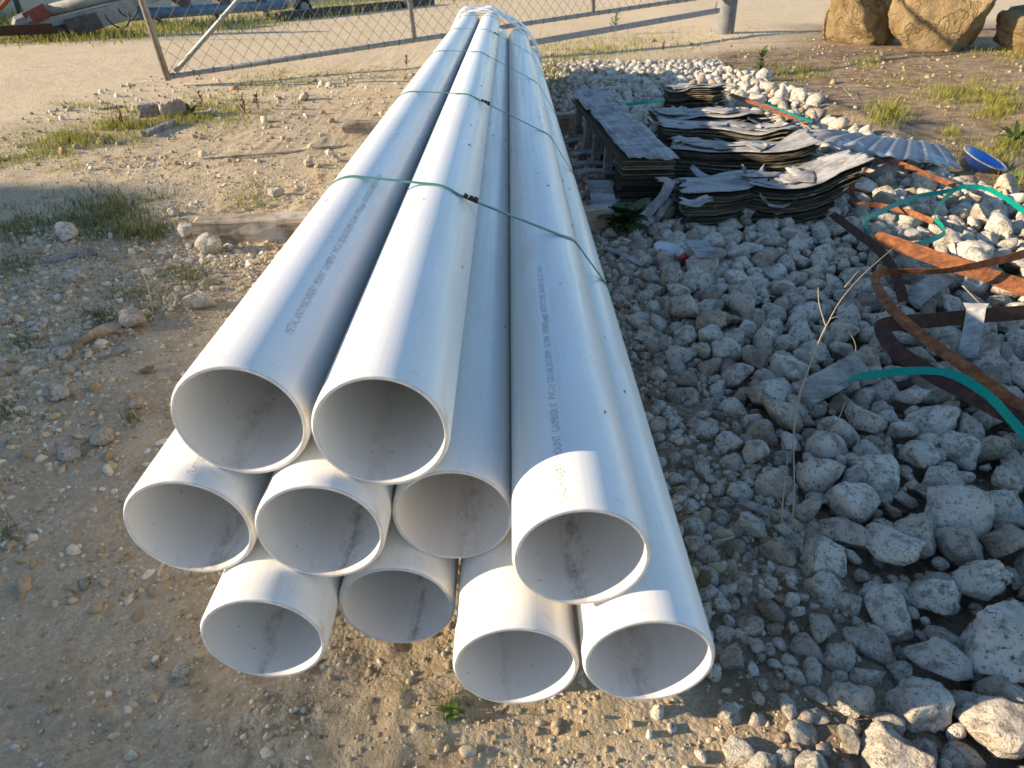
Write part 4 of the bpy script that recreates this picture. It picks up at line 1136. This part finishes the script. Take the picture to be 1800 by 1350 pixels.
bl, br = PY(225, 26, 11.7), PY(500, 8, 14.5)
blue = thing('blue_frame', 'long blue painted machine frame on the verge behind the gate', 'machine frame', bl)
def bpart2(name, mb, m, smooth=False):
    mb.v = [tuple(Vector(q) - bl) for q in mb.v]; return mb.build(name, m, blue, smooth)
bd = br - bl
bpart2('blue_tube', MB().tube([bl, br], 0.085, 12), M['blue'], True)
bpart2('upper_tube', MB().tube([bl + Vector((-0.2, 0.1, 0.24)), br + Vector((0, 0.1, 0.26))], 0.06, 10), M['boomd'], True)
for t in (0.05, 0.3, 0.55, 0.8): bpart2('bracket', rbox(bl + bd * t + Vector((0, 0.05, 0.12)), 0.25, 0.16, 0.2), M['boomd'])
bpart2('blue_panel', rbox(bl + bd * 0.02 + Vector((0, -0.05, 0.28)), 0.8, 0.1, 0.22), M['blue'])
for t in (0.15, 0.5, 0.85): bpart2('support_leg', rbox(bl + bd * t + Vector((0, 0, -bl.z / 2 - 0.02)), 0.08, 0.08, bl.z + 0.05), M['dark'])
c = PY(533, 16, 14.6)
root = thing('spare_tyre', 'black rubber tyre on a hub in the weeds at the end of the blue frame', 'tyre', c, (0, 0, math.atan2(RD.y, RD.x)))
v = []; n1, n2 = 28, 10; f = []
for i in range(n1):
    for j in range(n2):
        A_, B_ = 2 * math.pi * i / n1, 2 * math.pi * j / n2; rr_ = 0.17 + 0.055 * math.cos(B_)
        v.append((rr_ * math.cos(A_), 0.06 * math.sin(B_), rr_ * math.sin(A_)))
for i in range(n1):
    for j in range(n2): f.append((i * n2 + j, ((i + 1) % n1) * n2 + j, ((i + 1) % n1) * n2 + (j + 1) % n2, i * n2 + (j + 1) % n2))
MB().add(v, f).build('tyre', M['rubber'], root, True)
MB().tube([(0, -0.05, 0), (0, 0.05, 0)], 0.12, 20).build('hub', M['boom'], root)
sa, sb = P(490, 37, 0.0), P(760, 8, 0.0)
b = rbox((sa + sb) / 2 + Vector((0, 0, 0.07)), (sb - sa).length, 0.14, 0.14, (sb - sa)); tag(b.build('steel_beam', M['dark'], bevel=0.01), 'long dark steel beam lying along the far side of the road', 'beam')
c = PY(708, 6, 16.5)
b = MB().tube([c + Vector((-0.1, 0, 0.4)), c + Vector((0.02, 0, 0.05)), c + Vector((0.1, 0, -0.04))], 0.05, 8); tag(b.build('grey_bracket', M['galv'], smooth=True), 'grey bent bracket standing on the dark beam', 'bracket')

# steel shed added out of view, its eave shaped to shade the left ground
sh = thing('sun_blocker', 'long grey steel shed added out of view to shade the left of the yard', 'blocker', (-22, -10, 0))
def eave(y): return 6.232 - 0.170 * (y - 0.456)                 # height of the eave at world y, falling to the far end
y0, y1 = -12.0, 11.25                                           # in the shed's own frame
h0, h1 = eave(y0 - 10), eave(y1 - 10)
MB().add([(-8, y0, 0), (0, y0, 0), (0, y1, 0), (-8, y1, 0), (-8, y0, h0 - 0.12), (0, y0, h0 - 0.12), (0, y1, h1 - 0.12), (-8, y1, h1 - 0.12)],
         [(0, 3, 2, 1), (4, 5, 6, 7), (0, 1, 5, 4), (1, 2, 6, 5), (2, 3, 7, 6), (3, 0, 4, 7)]).build('wall', M['blocker'], sh)
MB().add([(-8.3, y0, h0 - 0.11), (0.3, y0, h0 - 0.11), (0.3, y1, h1 - 0.11), (-8.3, y1, h1 - 0.11), (-8.3, y0, h0), (0.3, y0, h0), (0.3, y1, h1), (-8.3, y1, h1)],
         [(0, 3, 2, 1), (4, 5, 6, 7), (0, 1, 5, 4), (1, 2, 6, 5), (2, 3, 7, 6), (3, 0, 4, 7)]).build('roof', M['boom'], sh)
for q in range(5):
    MB().box((0.03, -8 + q * 4, 1.9), (0.06, 2.6, 3.6)).build('door', M['boomd'] if q % 2 else M['blue'], sh)

# ------------------------------------------------------------------ grass, weeds and dry stems
def blades(name, spots, m, label, seed):
    rng = np.random.default_rng(seed); vs = []; fs = []; ts = []; b = 0
    for (px, py, sx, sy, n, h, w) in spots:
        c = P(px, py)
        for _ in range(int(n * 1.8)):
            qx, qy = rng.normal(px, sx), rng.normal(py, sy)
            if qy < -40: continue
            g = P(qx, qy)
            cl = float(vn(np.array(g.x * 6), np.array(g.y * 6), 5))
            if cl < 0.35 and rng.random() < 0.75: continue
            hh = h * rng.uniform(0.35, 1.15) * (0.6 + 0.7 * cl); a = rng.uniform(0, 6.283); lean = abs(rng.normal(0.25, 0.3)); ww = w * rng.uniform(0.6, 1.3)
            d = np.array([math.cos(a), math.sin(a), 0]); s = np.array([-d[1], d[0], 0]) * ww
            p0 = np.array([g.x, g.y, g.z - 0.004]); p1 = p0 + d * hh * lean * 0.35 + np.array([0, 0, hh * 0.6]); p2 = p0 + d * hh * (lean * 1.1 + 0.1) + np.array([0, 0, hh * (1 - 0.3 * lean)])
            vs += [p0 - s / 2, p0 + s / 2, p1 + s * 0.4, p1 - s * 0.4, p2]; fs += [(b, b + 1, b + 2), (b, b + 2, b + 3), (b + 3, b + 2, b + 4)]; b += 5
            ts += [rng.beta(1.3, 1.5)] * 5
    me = mesh_np(name, np.array(vs), np.array(fs), True)
    at = me.attributes.new('tint', 'FLOAT', 'POINT'); at.data.foreach_set('value', np.array(ts, np.float32))
    return tag(link(name, me, m), label, None, kind='stuff')
blades('grass', [(130, 240, 45, 12, 700, .055, .005), (210, 225, 45, 14, 900, .065, .005), (300, 205, 40, 12, 700, .06, .005), (60, 265, 50, 12, 500, .035, .005), (0, 285, 40, 14, 350, .03, .005),
                 (380, 190, 40, 14, 450, .045, .005), (470, 150, 40, 12, 420, .035, .005), (560, 130, 60, 10, 420, .03, .006), (450, 330, 18, 7, 170, .05, .004), (420, 200, 40, 14, 250, .03, .005), (120, 188, 35, 5, 200, .03, .006),
                 (500, 140, 60, 12, 250, .025, .006), (700, 130, 40, 10, 200, .02, .006), (400, 260, 120, 30, 350, .018, .005), (100, 300, 80, 10, 220, .022, .004), (430, 355, 30, 12, 120, .03, .004)], M['grass'], 'short yellow-green grass on the sunlit left of the yard', 1)
blades('grass', [(210, 370, 50, 18, 800, .042, .0035), (150, 400, 60, 16, 600, .034, .0035), (250, 412, 30, 10, 300, .05, .0035), (20, 400, 35, 18, 350, .04, .003), (30, 470, 25, 14, 160, .03, .003), (170, 560, 20, 8, 200, .03, .0025),
                 (330, 490, 25, 12, 200, .035, .0025), (270, 535, 18, 14, 120, .04, .0025), (20, 725, 18, 14, 150, .03, .0025), (40, 600, 20, 10, 120, .025, .0025), (220, 520, 30, 10, 110, .03, .002), (370, 500, 12, 12, 80, .035, .002),
                 (230, 740, 8, 8, 30, .03, .002), (530, 1260, 22, 22, 70, .010, .002), (800, 1240, 16, 10, 26, .03, .002), (940, 1255, 14, 8, 26, .025, .002), (300, 360, 25, 12, 130, .03, .0035), (10, 940, 14, 18, 40, .025, .002),
                 (1000, 460, 20, 30, 0, .03, .003), (1075, 560, 14, 30, 25, .03, .002)], M['grassg'], 'short grass in the shaded ground at the left, tinted darker for the shade', 2)
blades('grass', [(60, 70, 60, 5, 700, .10, .012), (170, 62, 60, 5, 900, .11, .012), (290, 50, 60, 6, 900, .12, .012), (400, 42, 50, 6, 700, .12, .012), (20, 40, 40, 6, 300, .25, .014), (470, 30, 40, 6, 400, .12, .012), (560, 20, 40, 6, 420, .18, .012), (650, 10, 40, 6, 420, .18, .012), (780, -6, 60, 6, 420, .15, .015)],
       M['grass'], 'yellow-green verge grass along the far side of the road', 3)
blades('grass', [(1000, 95, 40, 10, 500, .07, .006), (1060, 85, 50, 12, 500, .06, .006), (970, 130, 12, 16, 200, .10, .005), (1110, 70, 50, 10, 260, .06, .006), (1180, 75, 40, 12, 200, .06, .006), (1400, 130, 40, 8, 420, .05, .005), (1340, 118, 30, 8, 120, .05, .005), (1530, 112, 14, 5, 160, .06, .005),
                 (1555, 205, 22, 9, 330, .085, .004), (1700, 165, 45, 12, 1100, .06, .004), (1750, 190, 30, 12, 700, .06, .004), (1780, 245, 20, 10, 380, .06, .004), (1700, 250, 25, 10, 220, .06, .004), (1740, 275, 30, 14, 320, .05, .004), (1680, 235, 20, 8, 140, .07, .003), (1780, 320, 20, 10, 130, .05, .004), (1570, 145, 20, 5, 70, .05, .004), (1720, 95, 20, 6, 60, .07, .005), (1780, 100, 20, 8, 130, .08, .005), (1330, 60, 60, 10, 130, .05, .006)],
       M['grass'], 'patchy green grass growing on the brown bank at the right', 4)

def leaf(b, tints, base, d, L, w, lift, droop, tint, n=5):
    d = Vector(d).normalized(); s = Vector((-d.y, d.x, 0)).normalized(); o = len(b.v); vs = []; fs = []
    for i in range(n + 1):
        u = i / n; c = base + d * (L * u) + Vector((0, 0, L * (lift * u - droop * u * u)))
        ww = w * (math.sin(math.pi * min(1, 0.12 + u * 0.92)) ** 0.7) * (1 if i < n else 0.12)
        vs += [c - s * ww / 2 + Vector((0, 0, 0.12 * ww)), c, c + s * ww / 2 + Vector((0, 0, 0.12 * ww))]
    for i in range(n):
        a = i * 3; fs += [(a, a + 1, a + 4, a + 3), (a + 1, a + 2, a + 5, a + 4)]
    b.add(vs, fs); tints += [tint] * len(vs)
def weed(label, px, py, n, L, w, m, seed, tiers=1, h=0.0, name='leafy_weed', droop=(0.2, 0.9), lift=(0.4, 1.4)):
    rg = random.Random(seed); base = P(px, py); root = thing(name, label, 'weed', base)
    if h: MB().tube(spline([(0, 0, 0), (0.01 * rg.uniform(-1, 1), 0.005, h * 0.5), (0.015 * rg.uniform(-1, 1), 0, h)], 4), [0.004] * 8 + [0.002], 6).build('stem', m, root, True)
    for i in range(n):
        b = MB(); ts = []; a = i * 2.4 + rg.uniform(-.4, .4); z = h * (0.15 + 0.85 * i / n)
        leaf(b, ts, Vector((0, 0, z)), (math.cos(a), math.sin(a), 0), L * rg.uniform(0.6, 1.1) * (1 - 0.4 * (z / h if h else 0)), w * rg.uniform(0.7, 1.15), rg.uniform(*lift), rg.uniform(*droop), rg.random())
        o = b.build('leaf', m, root, True)
        at = o.data.attributes.new('tint', 'FLOAT', 'POINT'); at.data.foreach_set('value', np.array(ts, np.float32))
    return root
weed('dark green broad-leaved weed growing between the right pipe and the veneer pile', 1094, 412, 24, 0.13, 0.085, M['leaf'], 3, h=0.09, lift=(0.3, 1.3))
weed('small bright green leafy weed standing alone on the brown bank', 1334, 132, 26, 0.11, 0.030, M['leafb'], 4, h=0.20)
weed('bright green seedling beside the blue bowl and teal strap', 1752, 345, 11, 0.10, 0.030, M['leafb'], 5, h=0.03)
weed('tall leafy weed in front of the hanging bar', 1080, 60, 22, 0.16, 0.03, M['leafb'], 6, h=0.30)
weed('tiny sprout in front of the third bottom pipe', 795, 1262, 6, 0.035, 0.012, M['leafb'], 7, h=0.02)
weed('green weed at the foot of the wood blocks', 335, 200, 12, 0.10, 0.035, M['leaf'], 8)
weed('grey-green thistle clump at the right edge of the bank', 1785, 250, 16, 0.16, 0.035, M['leaf'], 12)
for q, (px, py, lab) in enumerate(((430, 200, 'reddish dock weed left of the pipes, tallest of the red ones'), (455, 192, 'reddish dock weed nearest the left pipe'), (355, 188, 'reddish weed just right of the wood blocks'), (215, 222, 'reddish weed in the sunlit grass band'), (715, 118, 'small reddish weed close to the left pipe edge near the gate'), (1165, 90, 'reddish dry weed right of the hanging bar'))):
    weed(lab, px, py, 12, 0.06, 0.014, M['leafr'], 20 + q, h=0.11, name='red_weed')
# grass tussock, dry stems
def stems(label, base, lines, m, name='dry_stem', cat='dry weed'):
    root = thing(name, label, cat, base)
    for (pl, r) in lines:
        pts = spline([Vector(p) - base for p in pl], 5); n = len(pts)
        MB().tube(pts, [r * (1 - 0.7 * i / n) for i in range(n)], 5).build('stem', m, root, True)
    return root
b0 = P(1392, 940)
def A3(px, py, Y): return PY(px, py, Y)
Y0 = b0.y
stems('tall branching dry weed stem rising from the shaded rocks', b0,
      [([b0, A3(1396, 860, Y0 + .06), A3(1400, 720, Y0 + .14), A3(1452, 575, Y0 + .26), A3(1500, 500, Y0 + .34), A3(1575, 432, Y0 + .42)], 0.0020),
       ([A3(1452, 575, Y0 + .26), A3(1440, 535, Y0 + .28), A3(1438, 505, Y0 + .3)], 0.0015), ([A3(1485, 505, Y0 + .34), A3(1510, 475, Y0 + .38)], 0.0013),
       ([A3(1402, 700, Y0 + .15), A3(1460, 560, Y0 + .2), A3(1502, 600, Y0 + .2), A3(1500, 640, Y0 + .2)], 0.0013)], M['dry'])
b0 = P(1374, 945); Y0 = b0.y
stems('short thin dry stem left of the tall branching one', b0, [([b0, A3(1376, 880, Y0 + .03), A3(1385, 800, Y0 + .08)], 0.0022), ([A3(1376, 890, Y0 + .03), A3(1340, 830, Y0 + .1)], 0.001)], M['dry'])
b0 = P(1445, 778, 0.03); Y0 = b0.y
stems('pale curled dry twig on the shaded rocks', b0, [([b0, A3(1470, 745, Y0 + .02), A3(1486, 705, Y0 + .05)], 0.0022)], M['dry'])
b0 = P(1520, 630, 0.05); Y0 = b0.y
stems('long thin dry stems lying over the dark rusty bands', b0, [([b0, A3(1600, 585, Y0 + .12), A3(1680, 555, Y0 + .2), A3(1740, 556, Y0 + .2), A3(1800, 575, Y0 + .18)], 0.0016),
      ([A3(1555, 530, Y0 + .2), A3(1542, 580, Y0 + .12), A3(1560, 620, Y0 + .08), A3(1592, 640, Y0 + .05)], 0.0016), ([A3(1580, 632, Y0 + .06), A3(1640, 600, Y0 + .12), A3(1672, 580, Y0 + .15)], 0.0014), ([A3(1692, 502, Y0 + .3), A3(1730, 540, Y0 + .25), A3(1775, 570, Y0 + .2)], 0.002)], M['dry'])
b0 = P(1325, 508, 0.03); Y0 = b0.y
stems('short dry twig standing on rocks left of the rusty bands', b0, [([b0 + Vector((.05, 0, 0)), A3(1350, 525, Y0 + .0), A3(1327, 508, Y0 + .05)], 0.002)], M['dry'])
b0 = P(270, 555); Y0 = b0.y
stems('dry forked stem behind the angular stone at left', b0, [([b0, A3(262, 510, Y0 + .02), A3(250, 480, Y0 + .04), A3(239, 456, Y0 + .05)], 0.002), ([b0, A3(235, 545, Y0 - .02), A3(212, 530, Y0)], 0.0014), ([b0, A3(266, 530, Y0 + .01), A3(258, 520, Y0 + .02)], 0.0012)], M['dry'])
b0 = P(1460, 158); Y0 = b0.y
stems('pale dry branch lying on the brown bank', b0 - Vector((0.2, 0, 0)), [([P(1420, 160, .03), P(1470, 153, .05), P(1540, 152, .06), P(1600, 156, .03)], 0.004), ([P(1440, 158, .04), P(1480, 140, .08), P(1505, 120, .12)], 0.003), ([P(1480, 152, .05), P(1500, 172, .03)], 0.002)], M['dry'])
b0 = P(950, 95); Y0 = b0.y
stems('thin tall grass stems beside the far end of the pipes', b0, [([b0, A3(950, 60, Y0), A3(958, 20, Y0), A3(964, -10, Y0)], 0.003), ([b0, A3(1000, 60, Y0 + .1), A3(1010, 30, Y0 + .1)], 0.002)], M['dry'])
b0 = P(1052, 458); Y0 = b0.y
stems('thin green grass stems crossing the dark weed beside the pipe', b0, [([b0, A3(1080, 420, Y0), A3(1114, 383, Y0)], 0.0013), ([b0, A3(1066, 420, Y0), A3(1074, 398, Y0)], 0.0012), ([A3(1085, 435, Y0), A3(1110, 400, Y0 + .02), A3(1120, 380, Y0 + .02)], 0.0012)], M['leafb'], 'tall_grass', 'grass')
rg = random.Random(3); root_b = P(1558, 212)
tus = thing('grass_tussock', 'spiky green grass tussock on the bank above the zinc sheet', 'grass tussock', root_b)
for i in range(46):
    a = rg.uniform(0, 6.28); l = rg.uniform(0.10, 0.20); k = rg.uniform(0.3, 1.0); b = MB(); ts = []
    leaf(b, ts, Vector((rg.uniform(-.03, .03), rg.uniform(-.02, .02), 0)), (math.cos(a), math.sin(a), 0), l * k, 0.007, 1.4 / k * 0.8, 0.6, rg.random())
    o = b.build('blade', M['grass'], tus, True); at = o.data.attributes.new('tint', 'FLOAT', 'POINT'); at.data.foreach_set('value', np.array(ts, np.float32))
# tan tub edge at the right border
c = P(1812, 208)
root = thing('tan_tub', 'tan round tub rim showing at the right edge of the picture', 'tub', c + Vector((0.17, 0.02, 0.12)), (1.25, 0.2, 0.5))
v, f = lathe([(0.08, -0.15), (0.10, 0.0), (0.105, 0.0), (0.098, -0.02), (0.075, -0.14), (0.0, -0.14)], 32); MB().add(v, f).build('tub_wall', M['tan'], root, True)
